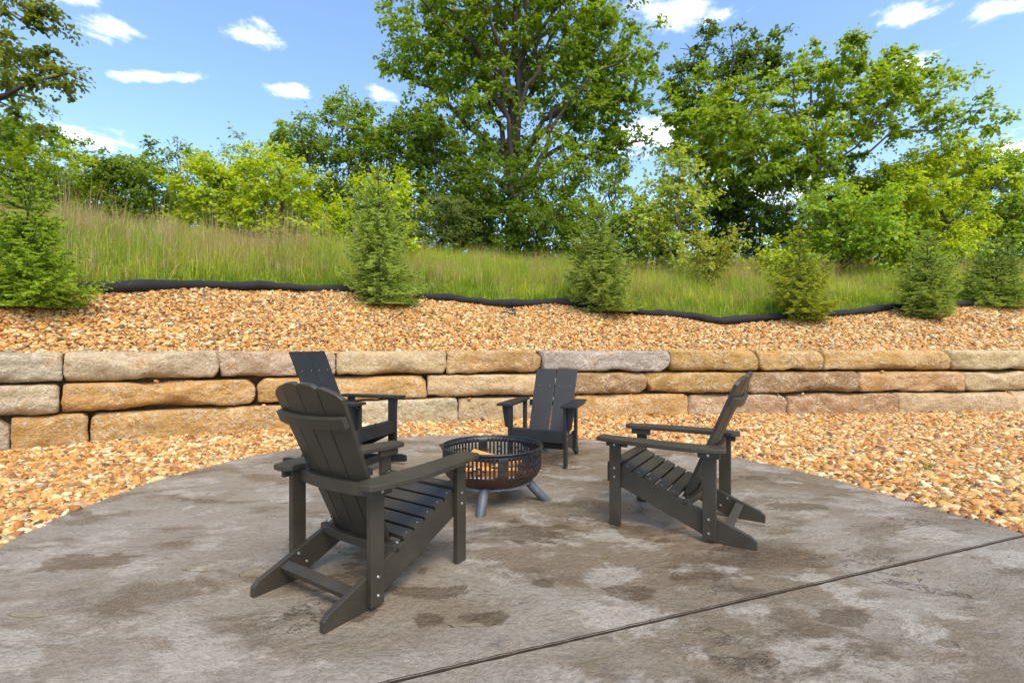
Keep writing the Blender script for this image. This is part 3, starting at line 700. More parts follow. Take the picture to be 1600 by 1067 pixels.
for r_ in range(rows - 1):
    for c in range(NCOL):
        if r_ >= srow0 and c % 4 in (1, 2) and cols[c // 4][r_ - srow0]: continue
        a = r_ * NCOL; F.append((a + c, a + (c + 1) % NCOL, a + NCOL + (c + 1) % NCOL, a + NCOL + c))
me = np_mesh('bowl', V, np.array(F), False); o = link('bowl', me, M_IRON, pit)
md = o.modifiers.new('thickness', 'SOLIDIFY'); md.thickness = .005; md.offset = -1
def ring(name, R_, r_, z_, m, parent, a0=0, a1=2 * math.pi, n=72, loc=(0, 0)):
    path = [(loc[0] + R_ * math.cos(a0 + (a1 - a0) * i / n), loc[1] + R_ * math.sin(a0 + (a1 - a0) * i / n), z_) for i in range(n + 1)]
    v, f = tube(path, [r_] * (n + 1), 8); return link(name, np_mesh(name, v, f, True), m, parent)
ring('rim', PR + .004, .0105, .405, M_IRON, pit, n=96)
for ang in (R(-14), R(166)):
    ring('handle', .036, .0075, .385, M_IRON, pit, ang - 1.75, ang + 1.75, 14, ((PR + .012) * math.cos(ang), (PR + .012) * math.sin(ang)))
for k in range(4):
    ang = R(-99 + 90 * k); sides = 20; Vl = []; Fl = []
    zs = [.155, .10, .004, 0.0]
    for j, z_ in enumerate(zs):
        rc = .262 + (.155 - z_) * .98; rr = .034 if j < 3 else .031
        for i in range(sides):
            a = 2 * math.pi * i / sides; lx = rc + rr * 1.35 * math.cos(a); ly = rr * math.sin(a)
            Vl.append((lx * math.cos(ang) - ly * math.sin(ang), lx * math.sin(ang) + ly * math.cos(ang), z_))
    for j in range(len(zs) - 1):
        for i in range(sides): Fl.append((j * sides + i, (j + 1) * sides + i, (j + 1) * sides + (i + 1) % sides, j * sides + (i + 1) % sides))
    me = bpy.data.meshes.new('leg'); me.from_pydata(Vl, [], Fl + [tuple(range(3 * sides, 4 * sides))]); 
    for p in me.polygons: p.use_smooth = len(p.vertices) == 4
    link('leg', me, M_LEG, pit)
# ash bed and firewood
Va = [(0, 0, .162)]; Fa = []
for j, rr in enumerate((.08, .16, .23, .275, .296)):
    for i in range(36): a = i / 36 * 2 * math.pi; Va.append((rr * math.cos(a), rr * math.sin(a), .158 - .006 * j + .010 * mnoise.noise(Vector((rr * math.cos(a) * 14, rr * math.sin(a) * 14, 2)))))
for i in range(36): Fa.append((0, 1 + i, 1 + (i + 1) % 36, 0)[:3])
me = bpy.data.meshes.new('ash_bed'); q4 = [(1 + j * 36 + i, 1 + (j + 1) * 36 + i, 1 + (j + 1) * 36 + (i + 1) % 36, 1 + j * 36 + (i + 1) % 36) for j in range(4) for i in range(36)]
me.from_pydata(Va, [], Fa + q4); link('ash_bed', me, M_ASH, pit)
def log(loc, rot, ln, r_, m, label, seed):
    rn = random.Random(seed); bm = bmesh.new(); n = 7; ringv = []
    angs = [0, .5, 1.05, 1.6, 2.1, 3.3, 4.9]
    for i in range(9):
        f = i / 8 - .5; row = []
        for j, a in enumerate(angs):
            rr = r_ * (1 if j < 5 else .45) * (1 + .10 * mnoise.noise(Vector((f * 6 + seed, a * 2, seed)))); row.append(bm.verts.new((f * ln, rr * math.cos(a), rr * math.sin(a))))
        ringv.append(row)
    for i in range(8):
        for j in range(n): bm.faces.new((ringv[i][j], ringv[i + 1][j], ringv[i + 1][(j + 1) % n], ringv[i][(j + 1) % n]))
    bm.faces.new(ringv[0]); bm.faces.new(ringv[-1][::-1])
    o = link('firewood', bm_mesh('firewood', bm), m); o.location = Vector((PX, PY, 0)) + Vector(loc); o.rotation_euler = rot; tag(o, label, 'firewood', 'firewood in the fire pit'); return o
log((-.02, -.14, .215), (.3, .02, .12), .42, .058, M_WOOD, 'bright orange split log lying low across the front of the fire pit', 1)
log((.10, .02, .235), (1.2, -.05, 1.15), .40, .055, M_WOOD, 'orange split log crossing over the others inside the fire pit', 2)
log((-.06, .10, .225), (2.2, .05, -.35), .40, .06, M_WOOD, 'orange split log lying at the back inside the fire pit', 3)
log((-.01, .04, .285), (.7, .12, -.55), .34, .045, M_WOOD, 'topmost orange log showing above the near rim of the fire pit', 4)
log((.15, -.09, .200), (.2, .0, -.5), .26, .04, M_CHAR, 'charred black stub of wood in the ash of the fire pit', 5)

# ------------------------------------------------------------------ black edging roll along the top of the gravel, and a fabric scrap
M_SOCK = simple('black_filter_fabric', (.012, .011, .011), .85, 0, .5, 90, .7)
xs = np.arange(EDGE[0][0] - 2.2, EDGE[-1][0] + 1.5, .07); path = []; rad = []
for x_ in xs:
    y_ = float(ye(x_)); wob = .02 * math.sin(x_ * 3.1) + .012 * math.sin(x_ * 7.7 + 1); rr = .088 + .012 * math.sin(x_ * 1.7) + .008 * math.sin(x_ * 5.3 + 2)
    if x_ > 4: rr *= .85
    rr *= 1 - .55 * math.exp(-((x_ + 8.3) / 1.0) ** 2) - .5 * math.exp(-((x_ + 2.2) / .35) ** 2)
    path.append((x_, y_ + wob, float(slope_z(x_, y_)) + .01 + rr * .45)); rad.append(rr)
v, f = tube(path, rad, 14)
v = v + np.array([[0, 0, .020 * mnoise.noise(Vector(p) * 9) + .022 * mnoise.noise(Vector(p) * 3) + .010 * mnoise.noise(Vector(p) * 21)] for p in v])
tag(link('edging_roll', np_mesh('edging_roll', v, f, True), M_SOCK), 'long black fabric edging roll between the upper gravel and tall grass', 'edging')
fx, fy, fz = hit(796, 489)
M_FAB = simple('black_landscape_fabric', (.018, .018, .020), .5, 0, .4, 30, .4)
Vf = []; Ff = []; 
for i in range(15):
    for j in range(8):
        u, w_ = i / 14 - .5, j / 7 - .5; X = fx + u * .42 + w_ * .08; Y = fy + w_ * .42
        Vf.append((X, Y, hz(X, Y) + .030 + .030 * math.sin(w_ * 17 + u * 5) + .01 * mnoise.noise(Vector((u * 5, w_ * 5, 1))) - .05 * (abs(u) * 2) ** 3))
for i in range(14):
    for j in range(7): Ff.append((i * 8 + j, (i + 1) * 8 + j, (i + 1) * 8 + j + 1, i * 8 + j + 1))
o = link('landscape_fabric', np_mesh('landscape_fabric', Vf, Ff, True), M_FAB); md = o.modifiers.new('thickness', 'SOLIDIFY'); md.thickness = .004
tag(o, 'small crumpled black fabric scrap poking out of the upper gravel', 'fabric')
# ------------------------------------------------------------------ vegetation
def unit(a): return a / (np.linalg.norm(a, axis=-1, keepdims=True) + 1e-9)
BRIGHT = np.array([1.72, 1.55, 1.4])
def leaves_mesh(name, c, out, L, W, col, rng, d):
    n = len(c)
    nrm = np.array([0, 0, .85]) + .45 * out + rng.normal(0, .42, (n, 3)); s = unit(np.cross(nrm, d)); nrm = np.cross(d, s)
    L = L * rng.uniform(.7, 1.25, n)[:, None]; W = W * rng.uniform(.75, 1.2, n)[:, None]
    v0 = c - d * L * .5; v1 = c + s * W * .5 + d * L * .06 + nrm * W * .14; v2 = c + d * L * .5 - nrm * L * .12; v3 = c - s * W * .5 + d * L * .06 + nrm * W * .14
    V = np.stack([v0, v1, v2, v3], 1).reshape(-1, 3); F = np.arange(4 * n).reshape(n, 4)
    me = np_mesh(name, V, F, False); set_col(me, np.repeat(col, 4, 0)); return me
def branch_path(a, b, rng, n=4, sag=.12):
    a, b = np.array(a, float), np.array(b, float); f = np.linspace(0, 1, n)[:, None]; ln = np.linalg.norm(b - a)
    p = a + (b - a) * f; p += np.sin(f * np.pi) * np.array([0, 0, sag * ln]) * np.array([[1]]) * (1 if b[2] > a[2] else .4)
    p[1:-1] += rng.normal(0, .035 * ln, (n - 2, 3)); return p
def tree(name, label, cat, group, px, Y, crown, leaf=(.13, .08), cols=((.07, .14, .02), (.11, .19, .03)), lai=4.0, seed=0, trunk_r=.1, bark=None, clus=.42, limbs=7,
         flat=.62, hollow=.45, trunk_top=None, base=None, tip=None, low=None):
    """crown: list of photo-pixel ellipses (px, py, rx, ry) standing at distance Y; each has about as much depth as width"""
    leaf = (leaf[0] * 1.22, leaf[1] * 1.28)
    rng = np.random.default_rng(seed); sc = Y / FPX
    if low is None: low = name in ('bush', 'understory_tree', 'young_tree', 'poplar_sapling', 'dark_sapling', 'slender_tree')
    X0 = (px - 800) * sc; z0 = hz(X0, Y)
    if base: X0, z0 = (base - 800) * sc, hz((base - 800) * sc, Y)
    root = tag(empty(name, (X0, Y, z0 - .05)), label, cat, group); org = np.array([X0, Y, z0 - .05])
    E = [((ex - 800) * sc, HC + (HOR - ey) * sc, rx * sc, ry * sc) for ex, ey, rx, ry in crown]
    if low:                                                    # foliage down to the ground
        wx = sum(e[2] for e in E[:1]); hgt = max(.5, (E[0][1] - z0)); E.append((E[0][0], z0 + hgt * .36, wx * .95, hgt * .42))
    area = np.array([math.pi * e[2] * e[3] for e in E]); nl = int(lai * area.sum() / (.52 * leaf[0] * leaf[1])); per = 64
    nc = max(14, nl // per); cen = []; outs = []
    which = rng.choice(len(E), nc, p=area / area.sum())
    ph = rng.uniform(0, 6.28, 8)
    for k in which:
        ex, ez, rx, rz = E[k]; v = unit(rng.normal(0, 1, 3)); r = rng.uniform(0, 1) ** hollow
        a1, a2 = math.atan2(v[2], v[0]), v[1]
        lum = 1 + .16 * math.sin(3 * a1 + ph[0] + 2 * a2) + .11 * math.sin(7 * a1 + ph[1] - 3 * a2) + .07 * math.sin(13 * a1 + ph[2])
        p = v * r * lum; ry = min(max(rx, .6), 3.6) * .85
        cen.append((ex + p[0] * rx, Y + p[1] * ry, ez + p[2] * rz)); outs.append(v)
    cen = np.array(cen); outs = np.array(outs); cen[:, 2] = np.maximum(cen[:, 2], height(cen[:, 0], cen[:, 1]) + .12)
    # wood: trunk, main limbs, then every leaf cluster joined to the nearest wood below it
    top = E[0]; tz = top[1] + top[3] * .35 if trunk_top is None else HC + (HOR - trunk_top) * sc
    tx = top[0] if tip is None else (tip - 800) * sc
    nT = 9; f = np.linspace(0, 1, nT)[:, None]; tp = np.array([X0, Y, z0 - .15]) + (np.array([tx, Y + rng.normal(0, .3), tz]) - np.array([X0, Y, z0 - .15])) * f
    tp[1:-1, :2] += rng.normal(0, .018 * (tz - z0), (nT - 2, 2)); tr = trunk_r * (1 - .80 * f[:, 0]) + .008; tr[0] *= 1.3
    parts = [tube(tp, tr, 9)]; nodes = [p for p in tp[2:]]; nrad = list(tr[2:])
    idx = [int(rng.integers(nc))]
    dist = np.linalg.norm(cen - cen[idx[0]], axis=1)
    for _ in range(min(limbs, nc) - 1): k = int(dist.argmax()); idx.append(k); dist = np.minimum(dist, np.linalg.norm(cen - cen[k], axis=1))
    for k in idx:
        h = min(max((cen[k][2] - z0) * rng.uniform(.42, .62), .2), tz - z0); j = int(np.argmin(np.abs(tp[:, 2] - z0 - h))); j = max(1, min(j, nT - 1))
        bp = branch_path(tp[j], cen[k], rng, 8, .10); br = np.linspace(tr[j] * .62, .010 + trunk_r * .05, 8); parts.append(tube(bp, br, 6)); nodes += list(bp[2:]); nrad += list(br[2:])
    order = np.argsort(np.linalg.norm((cen - tp[nT // 2]) * np.array([1, 1, .7]), axis=1)); nodes = list(nodes)
    NA = np.zeros((len(nodes) + 3 * nc, 3)); NA[:len(nodes)] = nodes; NR = np.zeros(len(NA)); NR[:len(nodes)] = nrad; cnt = len(nodes)
    for k in order:
        if k in idx: continue
        dv_ = NA[:cnt] - cen[k]; dd = np.linalg.norm(dv_, axis=1) + np.maximum(dv_[:, 2], 0) * 1.5; j = int(dd.argmin())
        bp = branch_path(NA[j], cen[k], rng, 4, .10); r0 = min(NR[j] * .6, .02 + trunk_r * .1); br = np.linspace(max(r0, .006), .004, 4); parts.append(tube(bp, br, 4))
        NA[cnt:cnt + 2] = bp[2:]; NR[cnt:cnt + 2] = br[2:]; cnt += 2
    v, fc = merge(parts); o = link('trunk', np_mesh('trunk', v - org, fc, True), bark or M_BARK, root)
    # leaves strung along short twigs that fan out from every branch end
    TW = 8; ks = rng.integers(0, nc, nl); js = rng.integers(0, TW, nl); csz = rng.uniform(.65, 1.3, nc)
    td = unit(rng.normal(0, 1, (nc, TW, 3)) * np.array([1, 1, flat]) + .55 * outs[:, None, :] + np.array([0, 0, .08])); tl = clus * csz[:, None] * rng.uniform(.7, 1.5, (nc, TW))
    u = rng.uniform(.08, 1, nl)[:, None]; dd = td[ks, js]; sd_ = unit(np.cross(dd, np.array([0, 0, 1.0]) + rng.normal(0, .25, (nl, 3)))) * rng.choice([-1, 1], nl)[:, None]
    ld = unit(dd * .55 + sd_ * .85 * (1.1 - .6 * u) + np.array([0, 0, -.22]) + rng.normal(0, .22, (nl, 3)))
    pos = cen[ks] + dd * tl[ks, js][:, None] * u - np.array([0, 0, .16]) * (u ** 2) * tl[ks, js][:, None] + ld * leaf[0] * .5 + rng.normal(0, .03, (nl, 3))
    out = unit(outs[ks] + rng.normal(0, .3, (nl, 3)))
    a, b_ = np.array(cols[0]), np.array(cols[1]); cm = rng.uniform(0, 1, nc)[ks][:, None] * .5 + .25 * u + rng.uniform(0, 1, (nl, 1)) * .25
    col = BRIGHT * (a + (b_ - a) * cm) * rng.uniform(.8, 1.2, (nl, 1)) * rng.uniform(.93, 1.07, (nl, 3))
    sz = rng.uniform(.7, 1.2, nc)[ks][:, None]
    me = leaves_mesh('crown', pos - org, out, leaf[0] * sz, leaf[1] * sz, col, rng, ld); link('crown', me, M_LEAF, root)
    return root
DK = ((.046, .098, .012), (.092, .165, .018)); MD = ((.078, .155, .014), (.155, .255, .022)); BR = ((.17, .28, .016), (.31, .42, .026)); PL = ((.14, .23, .040), (.26, .35, .08)); YL = ((.15, .21, .03), (.27, .31, .055))
TB = 'trees beyond the grass'; BB = 'bushes along the edge of the grass'
tree('oak_tree', 'tallest broad oak tree with dark trunk and spreading limbs beyond the grass', 'tree', TB, 803, 22, [(805, 75, 190, 150), (680, 80, 92, 105), (935, 85, 98, 110), (800, -70, 150, 90), (720, 205, 100, 60), (915, 190, 85, 55), (960, 222, 45, 22), (975, 150, 55, 75)],
     (.165, .10), MD, 3.3, 11, .36, None, .50, 22, .7, .42, trunk_top=-40)
for a in [
    ('understory_tree', 'dark leafy understory tree filling in under the oak on the spruce side', 'tree', TB, 690, 20.5, [(690, 265, 85, 75), (650, 220, 50, 45)], (.13, .085), DK, 4.5, 21, .08),
    ('understory_tree', 'dark green layered understory tree in front of the oak trunk', 'tree', TB, 765, 19.0, [(765, 300, 85, 70), (720, 330, 50, 35)], (.13, .085), DK, 4.5, 22, .07),
    ('understory_tree', 'dense dark understory tree beside the oak trunk towards the pale sapling', 'tree', TB, 880, 19.6, [(885, 290, 80, 75), (840, 330, 60, 40)], (.13, .085), MD, 4.5, 23, .08),
    ('slender_tree', 'tall slender tree with pointed top beside the oak', 'tree', TB, 552, 21.5, [(552, 235, 62, 85), (548, 170, 30, 30)], (.12, .08), MD, 3.6, 24, .09),
    ('slender_tree', 'rounded green tree between the slender tree and the bright bushes', 'tree', TB, 488, 21, [(485, 245, 58, 70), (460, 225, 32, 42)], (.12, .08), MD, 3.6, 25, .09),
    ('slender_tree', 'airy green tree squeezed between the slender tree and the oak', 'tree', TB, 612, 21, [(612, 240, 50, 75)], (.12, .08), MD, 3.8, 26, .08),
    ('broadleaf_tree', 'dark broadleaf tree with dead bare twigs behind the leaning maple', 'tree', TB, 1125, 27, [(1125, 150, 82, 85), (1165, 95, 50, 50), (1085, 195, 52, 60), (1105, 60, 22, 34), (1205, 118, 45, 38), (1068, 130, 34, 40)], (.16, .10), DK, 3.3, 27, .22),
    ('broadleaf_tree', 'round far broadleaf tree rising behind the bushes at the field end', 'tree', TB, 50, 34, [(50, 222, 95, 42), (20, 205, 60, 30)], (.17, .11), MD, 4.0, 28, .2),
    ('sparse_tree', 'thin yellow green tree showing sky between oak and poplar sapling', 'tree', TB, 957, 24, [(957, 275, 42, 48)], (.12, .08), PL, 2.2, 29, .06),
    ('poplar_sapling', 'pale conical poplar sapling in front of the dark trees', 'tree', TB, 1055, 15.5, [(1052, 345, 72, 60), (1056, 285, 38, 50), (1058, 250, 14, 22), (1000, 345, 40, 40)], (.095, .08), PL, 3.2, 30, .05),
    ('young_tree', 'bright young tree growing just behind the tallest spruce', 'tree', TB, 605, 14.5, [(605, 320, 52, 42), (622, 282, 22, 30), (575, 300, 30, 26)], (.095, .07), BR, 3.0, 31, .04),
    ('understory_tree', 'very dark shaded tree under the leaning maple', 'tree', TB, 1195, 21, [(1180, 330, 90, 60), (1120, 320, 60, 60)], (.13, .085), DK, 4.5, 32, .1),
    ('bush', 'bright yellow green bush, the largest of the low row beyond the grass', 'bush', BB, 440, 17.5, [(440, 300, 80, 52), (415, 265, 50, 32)], (.11, .07), BR, 5.6, 41, .05),
    ('bush', 'yellow green bush beside the twiggy dark sapling', 'bush', BB, 345, 17.5, [(345, 300, 62, 45), (330, 275, 40, 30)], (.11, .07), BR, 5.6, 42, .05),
    ('bush', 'medium green bush behind the dry grass stalks', 'bush', BB, 215, 18, [(215, 300, 70, 48), (190, 270, 45, 30)], (.11, .07), MD, 5.6, 43, .05),
    ('bush', 'broad bright bush behind the biggest spruce', 'bush', BB, 95, 17.5, [(95, 290, 75, 48), (60, 275, 50, 36)], (.11, .07), BR, 5.6, 44, .05),
    ('bush', 'bright bush at the far end of the low row', 'bush', BB, -20, 17, [(-20, 290, 70, 52)], (.11, .07), MD, 5.6, 45, .05),
    ('bush', 'low bright bush between the slender tree and tallest spruce', 'bush', BB, 530, 15.5, [(530, 342, 42, 24)], (.095, .065), BR, 4, 46, .03),
    ('dark_sapling', 'dark twiggy sapling with crooked tip above the bushes', 'tree', TB, 280, 19.5, [(280, 262, 38, 34), (272, 222, 14, 18), (245, 240, 20, 14), (310, 240, 22, 10)], (.11, .07), MD, 2.6, 47, .05),
    ('dark_sapling', 'thin sapling bending over between the bright bushes', 'tree', TB, 385, 21, [(385, 250, 30, 18), (375, 226, 26, 9)], (.11, .07), MD, 2.4, 48, .04),
    ('bush', 'grey green low bush in front of the understory trees', 'bush', BB, 690, 17.5, [(695, 342, 70, 24)], (.10, .06), ((.075, .13, .04), (.12, .17, .06)), 4, 49, .03),
    ('bush', 'dark low bush at the foot of the oak', 'bush', BB, 830, 18, [(830, 348, 80, 26)], (.10, .07), DK, 4, 50, .03),
    ('shrub', 'small sparse yellowish green shrub standing in the tall grass', 'shrub', BB, 1108, 13.2, [(1108, 405, 36, 44), (1135, 385, 34, 24), (1085, 385, 22, 18)], (.07, .05), YL, 2.6, 51, .03),
    ('bush', 'large light green bush behind the yellowish spruce', 'bush', BB, 1320, 15.5, [(1320, 340, 78, 55), (1290, 310, 40, 32), (1345, 380, 80, 30)], (.10, .075), ((.12, .23, .022), (.22, .34, .04)), 3.8, 52, .05),
    ('bush', 'rounded green bush next to the large light bush', 'bush', BB, 1420, 16, [(1420, 382, 58, 34), (1380, 370, 30, 30)], (.10, .075), MD, 4, 53, .04),
    ('bush', 'low bright bush between yellowish shrub and yellowish spruce', 'bush', BB, 1215, 15, [(1215, 392, 36, 28)], (.095, .07), BR, 3.8, 54, .03),
    ('bush', 'tall layered bright bush under the maple branch tip', 'bush', BB, 1460, 20, [(1460, 290, 88, 62), (1490, 245, 52, 26), (1400, 300, 60, 50)], (.12, .075), BR, 5.6, 55, .07),
    ('bush', 'tall green bush at the open end of the field', 'bush', BB, 1575, 20.5, [(1575, 310, 70, 58), (1560, 262, 50, 34)], (.12, .075), ((.12, .22, .018), (.22, .34, .03)), 4.4, 56, .07),
    ('bush', 'dark green bush behind the tall bright bushes', 'bush', BB, 1335, 21.5, [(1335, 300, 80, 40)], (.12, .08), DK, 4.4, 57, .07),
    ('broadleaf_tree', 'far dark tree behind the open end of the field', 'tree', TB, 1640, 30, [(1640, 290, 70, 55)], (.16, .11), DK, 4, 58, .15),
    ('poplar_sapling', 'low leafy sapling between the oak and the poplar', 'tree', TB, 985, 17, [(985, 345, 45, 38), (930, 350, 50, 28)], (.10, .075), MD, 4, 59, .04)]:
    rt = tree(*a)
    if a[0] == 'broadleaf_tree' and a[4] == 1125: dark_tree = rt
SCRUB = ['the biggest spruce', 'the broad bright bush', 'the dry grass stalks', 'the two yellow green bushes', 'the largest bright bush', 'the young tree at the tallest spruce', 'the low leafy sapling', 'the poplar sapling', 'the sparse yellowish shrub', 'the light green bush', 'the maple and its bushes', 'the tall layered bush', 'the open field end']
for i, (bx, by, top, hw) in enumerate([(40, 25, 285, 75), (150, 25, 280, 75), (265, 25.5, 290, 75), (375, 25, 285, 75), (480, 25.5, 290, 75), (590, 25, 290, 70), (940, 26, 320, 60), (1020, 24, 315, 65), (1115, 24, 318, 60), (1265, 25, 300, 70), (1385, 25.5, 300, 75), (1500, 26, 290, 75), (1610, 26, 290, 75)]):
    tree('scrub_bush', 'dark scrub bush filling the gap behind ' + SCRUB[i], 'bush', 'scrub behind the front bushes', bx, by, [(bx, top + 48, hw, 48)], (.15, .11), DK, 5.0, 200 + i, .06, low=True)
tree('overhanging_tree', 'big tree reaching its leafy limbs over the field from outside', 'tree', TB, -260, 14, [(-150, 40, 190, 130), (40, 55, 68, 50), (80, 130, 38, 40), (25, 105, 60, 45), (-260, -120, 240, 120), (60, 10, 45, 30)],
     (.13, .085), ((.075, .12, .016), (.16, .21, .03)), 2.4, 61, .30, None, .36, 18, .55, .5, trunk_top=-80, tip=-230)
tree('maple_tree', 'wide maple with pale crooked stems leaning over the bushes', 'tree', TB, 1290, 19.5, [(1215, 195, 130, 88), (1365, 165, 120, 62), (1150, 250, 95, 75), (1465, 185, 70, 30), (1535, 192, 42, 17), (1300, 110, 75, 38), (1390, 95, 24, 22), (1085, 205, 60, 50), (1250, 250, 110, 50), (1420, 130, 80, 28)],
     (.145, .10), ((.105, .195, .016), (.20, .31, .028)), 4.0, 62, .125, M_BARK_PALE, .40, 13, .42, .5, trunk_top=140, tip=1268)

# dead twigs sticking out of the dark tree
def dpt(px, py, Y=26.6): return np.array([(px - 800) * Y / FPX, Y, HC + (HOR - py) * Y / FPX]) - np.array(dark_tree.location)
for k, pts in enumerate([[(1140, 120), (1150, 90), (1158, 68), (1172, 46)], [(1143, 110), (1146, 75), (1141, 50)], [(1150, 92), (1163, 78), (1168, 66)], [(1100, 90), (1080, 78), (1062, 76)], [(1082, 80), (1070, 68)]]):
    v, f = tube([dpt(*p) for p in pts], np.linspace(.05, .014, len(pts)), 5); link('dead_branch', np_mesh('dead_branch', v, f, True), M_BARK_PALE, dark_tree)
# ------------------------------------------------------------------ spruces planted in the upper gravel
def spruce(label, px, py, top_py, half_px, seed, c_old, c_new, full=1.0, nl_len=.020, lean=0.0, skirt=.5):
    rng = np.random.default_rng(seed); X, Y, z = hit(px, py); sc = Y / FPX; Hh = (py - top_py) * sc; Rr = half_px * sc
    root = tag(empty('spruce_tree', (X, Y, z - .03)), label, 'spruce', 'young spruces planted in the gravel')
    tp = np.array([(lean * f * Hh + .012 * math.sin(f * 9 + seed), .01 * math.cos(f * 7), f * Hh) for f in np.linspace(0, 1, 12)])
    parts = [tube(tp, np.linspace(.034, .005, 12) * (Hh / 2), 7)]; segs = []; fresh = []
    zz = .05
    while zz < Hh * .985:
        f = zz / Hh; prof = (1 - f) ** .72 * (1.0 if f > .2 else .48 + 2.6 * f)
        nb = int(round((8.6 if f < .75 else 5.5) * full)); a0 = rng.uniform(0, 6.28)
        for k in range(nb):
            a = a0 + k * 2 * math.pi / nb + rng.normal(0, .18); ln = max(.10, Rr * prof * rng.uniform(.55, 1.2) * (1 + .22 * math.sin(2 * a + 5 * f + seed) + .12 * math.sin(9 * f + seed))) + (.02 if f > .85 else 0)
            up = -.04 + .80 * f ** 1.5 + rng.normal(0, .08); n = 6; fs = np.linspace(0, 1, n)
            d = np.array([math.cos(a), math.sin(a)]); base = tp[0] + (tp[-1] - tp[0]) * f
            pth = np.stack([base[0] + d[0] * ln * fs, base[1] + d[1] * ln * fs, zz + ln * (up * fs - .22 * (1 - f) * np.sin(fs * 2.4) + .16 * fs ** 3)], -1); pth[:, 2] = np.maximum(pth[:, 2], .03)
            parts.append(tube(pth, np.linspace(.009, .0025, n), 4))
            for i in range(1, n - 1): segs.append((pth[i], pth[i + 1])); fresh.append(.9 if i == n - 2 else .15)
            ns = max(2, int(ln / .085))
            for j in range(ns):
                g = .22 + .76 * (j + rng.uniform(0, .8)) / ns; q_ = pth[0] + (pth[-1] - pth[0]) * g; q_[2] = np.interp(g, fs, pth[:, 2])
                for s in (-1, 1):
                    tl = (.38 * ln * (1.12 - g) + .055) * rng.uniform(.6, 1.15); da = a + s * rng.uniform(.6, 1.0); e = q_ + np.array([math.cos(da) * tl, math.sin(da) * tl, tl * rng.uniform(-.38, .22) * (1 if f < .7 else -1)]); e[2] = max(e[2], .02)
                    m_ = q_ + (e - q_) * .55; segs.append((q_, m_)); fresh.append(.1); segs.append((m_, e)); fresh.append(1.0)
                    if tl > .15:
                        for s2 in (-1, 1):
                            tl2 = tl * rng.uniform(.35, .6); da2 = da + s2 * .8; e2 = m_ + np.array([math.cos(da2) * tl2, math.sin(da2) * tl2, tl2 * rng.uniform(-.35, .2)]); e2[2] = max(e2[2], .02); segs.append((m_, e2)); fresh.append(1.0)
        zz += (.105 if f < .6 else .17) * max(.8, Hh / 2.1) * rng.uniform(.8, 1.2)
    segs.append((tp[-2], tp[-1] + np.array([0, 0, .10]))); fresh.append(1)
    v, fc = merge(parts); link('trunk', np_mesh('trunk', v, fc, True), M_BARK, root)
    A = np.array([s[0] for s in segs]); B = np.array([s[1] for s in segs]); fr = np.array(fresh); ln = np.linalg.norm(B - A, axis=1)
    cnt = np.maximum(4, (ln / .0024).astype(int)); ix = np.repeat(np.arange(len(A)), cnt); n = len(ix); f = rng.uniform(0, 1, n)[:, None]
    p = A[ix] + (B[ix] - A[ix]) * f; ax = unit(B[ix] - A[ix]); r = rng.normal(0, 1, (n, 3)); r[:, 2] += .25; rad = unit(r - ax * (r * ax).sum(1, keepdims=True)); d = unit(rad * .72 + ax * .80)
    l_ = nl_len * rng.uniform(.75, 1.2, n)[:, None] * (1 - .35 * f * (fr[ix][:, None] > .5)); s = unit(np.cross(d, rng.normal(0, 1, (n, 3)))) * .0050
    V = np.stack([p - s, p + s, p + d * l_], 1).reshape(-1, 3); me = np_mesh('foliage', V, np.arange(3 * n).reshape(n, 3))
    mixf = np.clip(fr[ix][:, None] * rng.uniform(.55, 1.1, (n, 1)), 0, 1); col = np.array([1.9, 1.7, 1.25]) * (np.array(c_old) + (np.array(c_new) - np.array(c_old)) * mixf) * rng.uniform(.8, 1.2, (n, 1))
    set_col(me, np.repeat(col, 3, 0)); link('foliage', me, M_NEEDLE, root); return n
OLD, NEW = (.050, .105, .022), (.155, .235, .045)
spruce('widest spruce with a bare stretched leader beside the near end of the wall', 42, 480, 270, 104, 1, (.065, .135, .018), (.25, .38, .04), 1.4, .026)
spruce('tallest spruce with pale drooping shoots behind the rocking chair', 592, 476, 262, 84, 2, (.09, .165, .045), (.27, .38, .10), 1.3, .027)
spruce('upright bushy spruce beside the fabric scrap', 935, 487, 322, 84, 3, (.08, .145, .036), (.25, .34, .085), 1.2, .027)
spruce('yellowish open spruce beside the low bright bush', 1250, 500, 352, 70, 4, (.085, .145, .022), (.27, .335, .04), 1.05, .027)
spruce('spruce with long bare side leader at the far gravel mound', 1450, 496, 364, 60, 5, (.08, .145, .034), (.24, .33, .075), 1.15, .028)
spruce('squat spruce with thin leader farthest along the gravel bed', 1556, 480, 368, 62, 6, (.075, .14, .034), (.225, .32, .07), 1.2, .028)

# ------------------------------------------------------------------ tall grass
def blades(x, y, h, wd, col, rng, lean=.35, zoff=-.02):
    n = len(x); z = height(x, y) + zoff; b = np.stack([x, y, z], -1); a = rng.uniform(0, 6.28, n); ln = np.abs(rng.normal(0, lean, n))
    d = np.stack([np.cos(a) * ln, np.sin(a) * ln, np.ones(n)], -1); s = np.stack([np.cos(a + 1.57 + rng.normal(0, .5, n)), np.sin(a + 1.57), np.zeros(n)], -1) * wd[:, None] * .5
    m = b + d * (h * .55)[:, None]; t = b + d * h[:, None] + np.stack([np.cos(a), np.sin(a), -.35 * np.ones(n)], -1) * (h * ln * .7)[:, None]
    V = np.stack([b - s, b + s, m + s * .8, m - s * .8, t], 1).reshape(-1, 3); i = np.arange(n) * 5
    F = np.concatenate([np.stack([i, i + 1, i + 2], -1), np.stack([i, i + 2, i + 3], -1), np.stack([i + 3, i + 2, i + 4], -1)]); return V, F, np.repeat(col, 5, 0)
rng = np.random.default_rng(77)
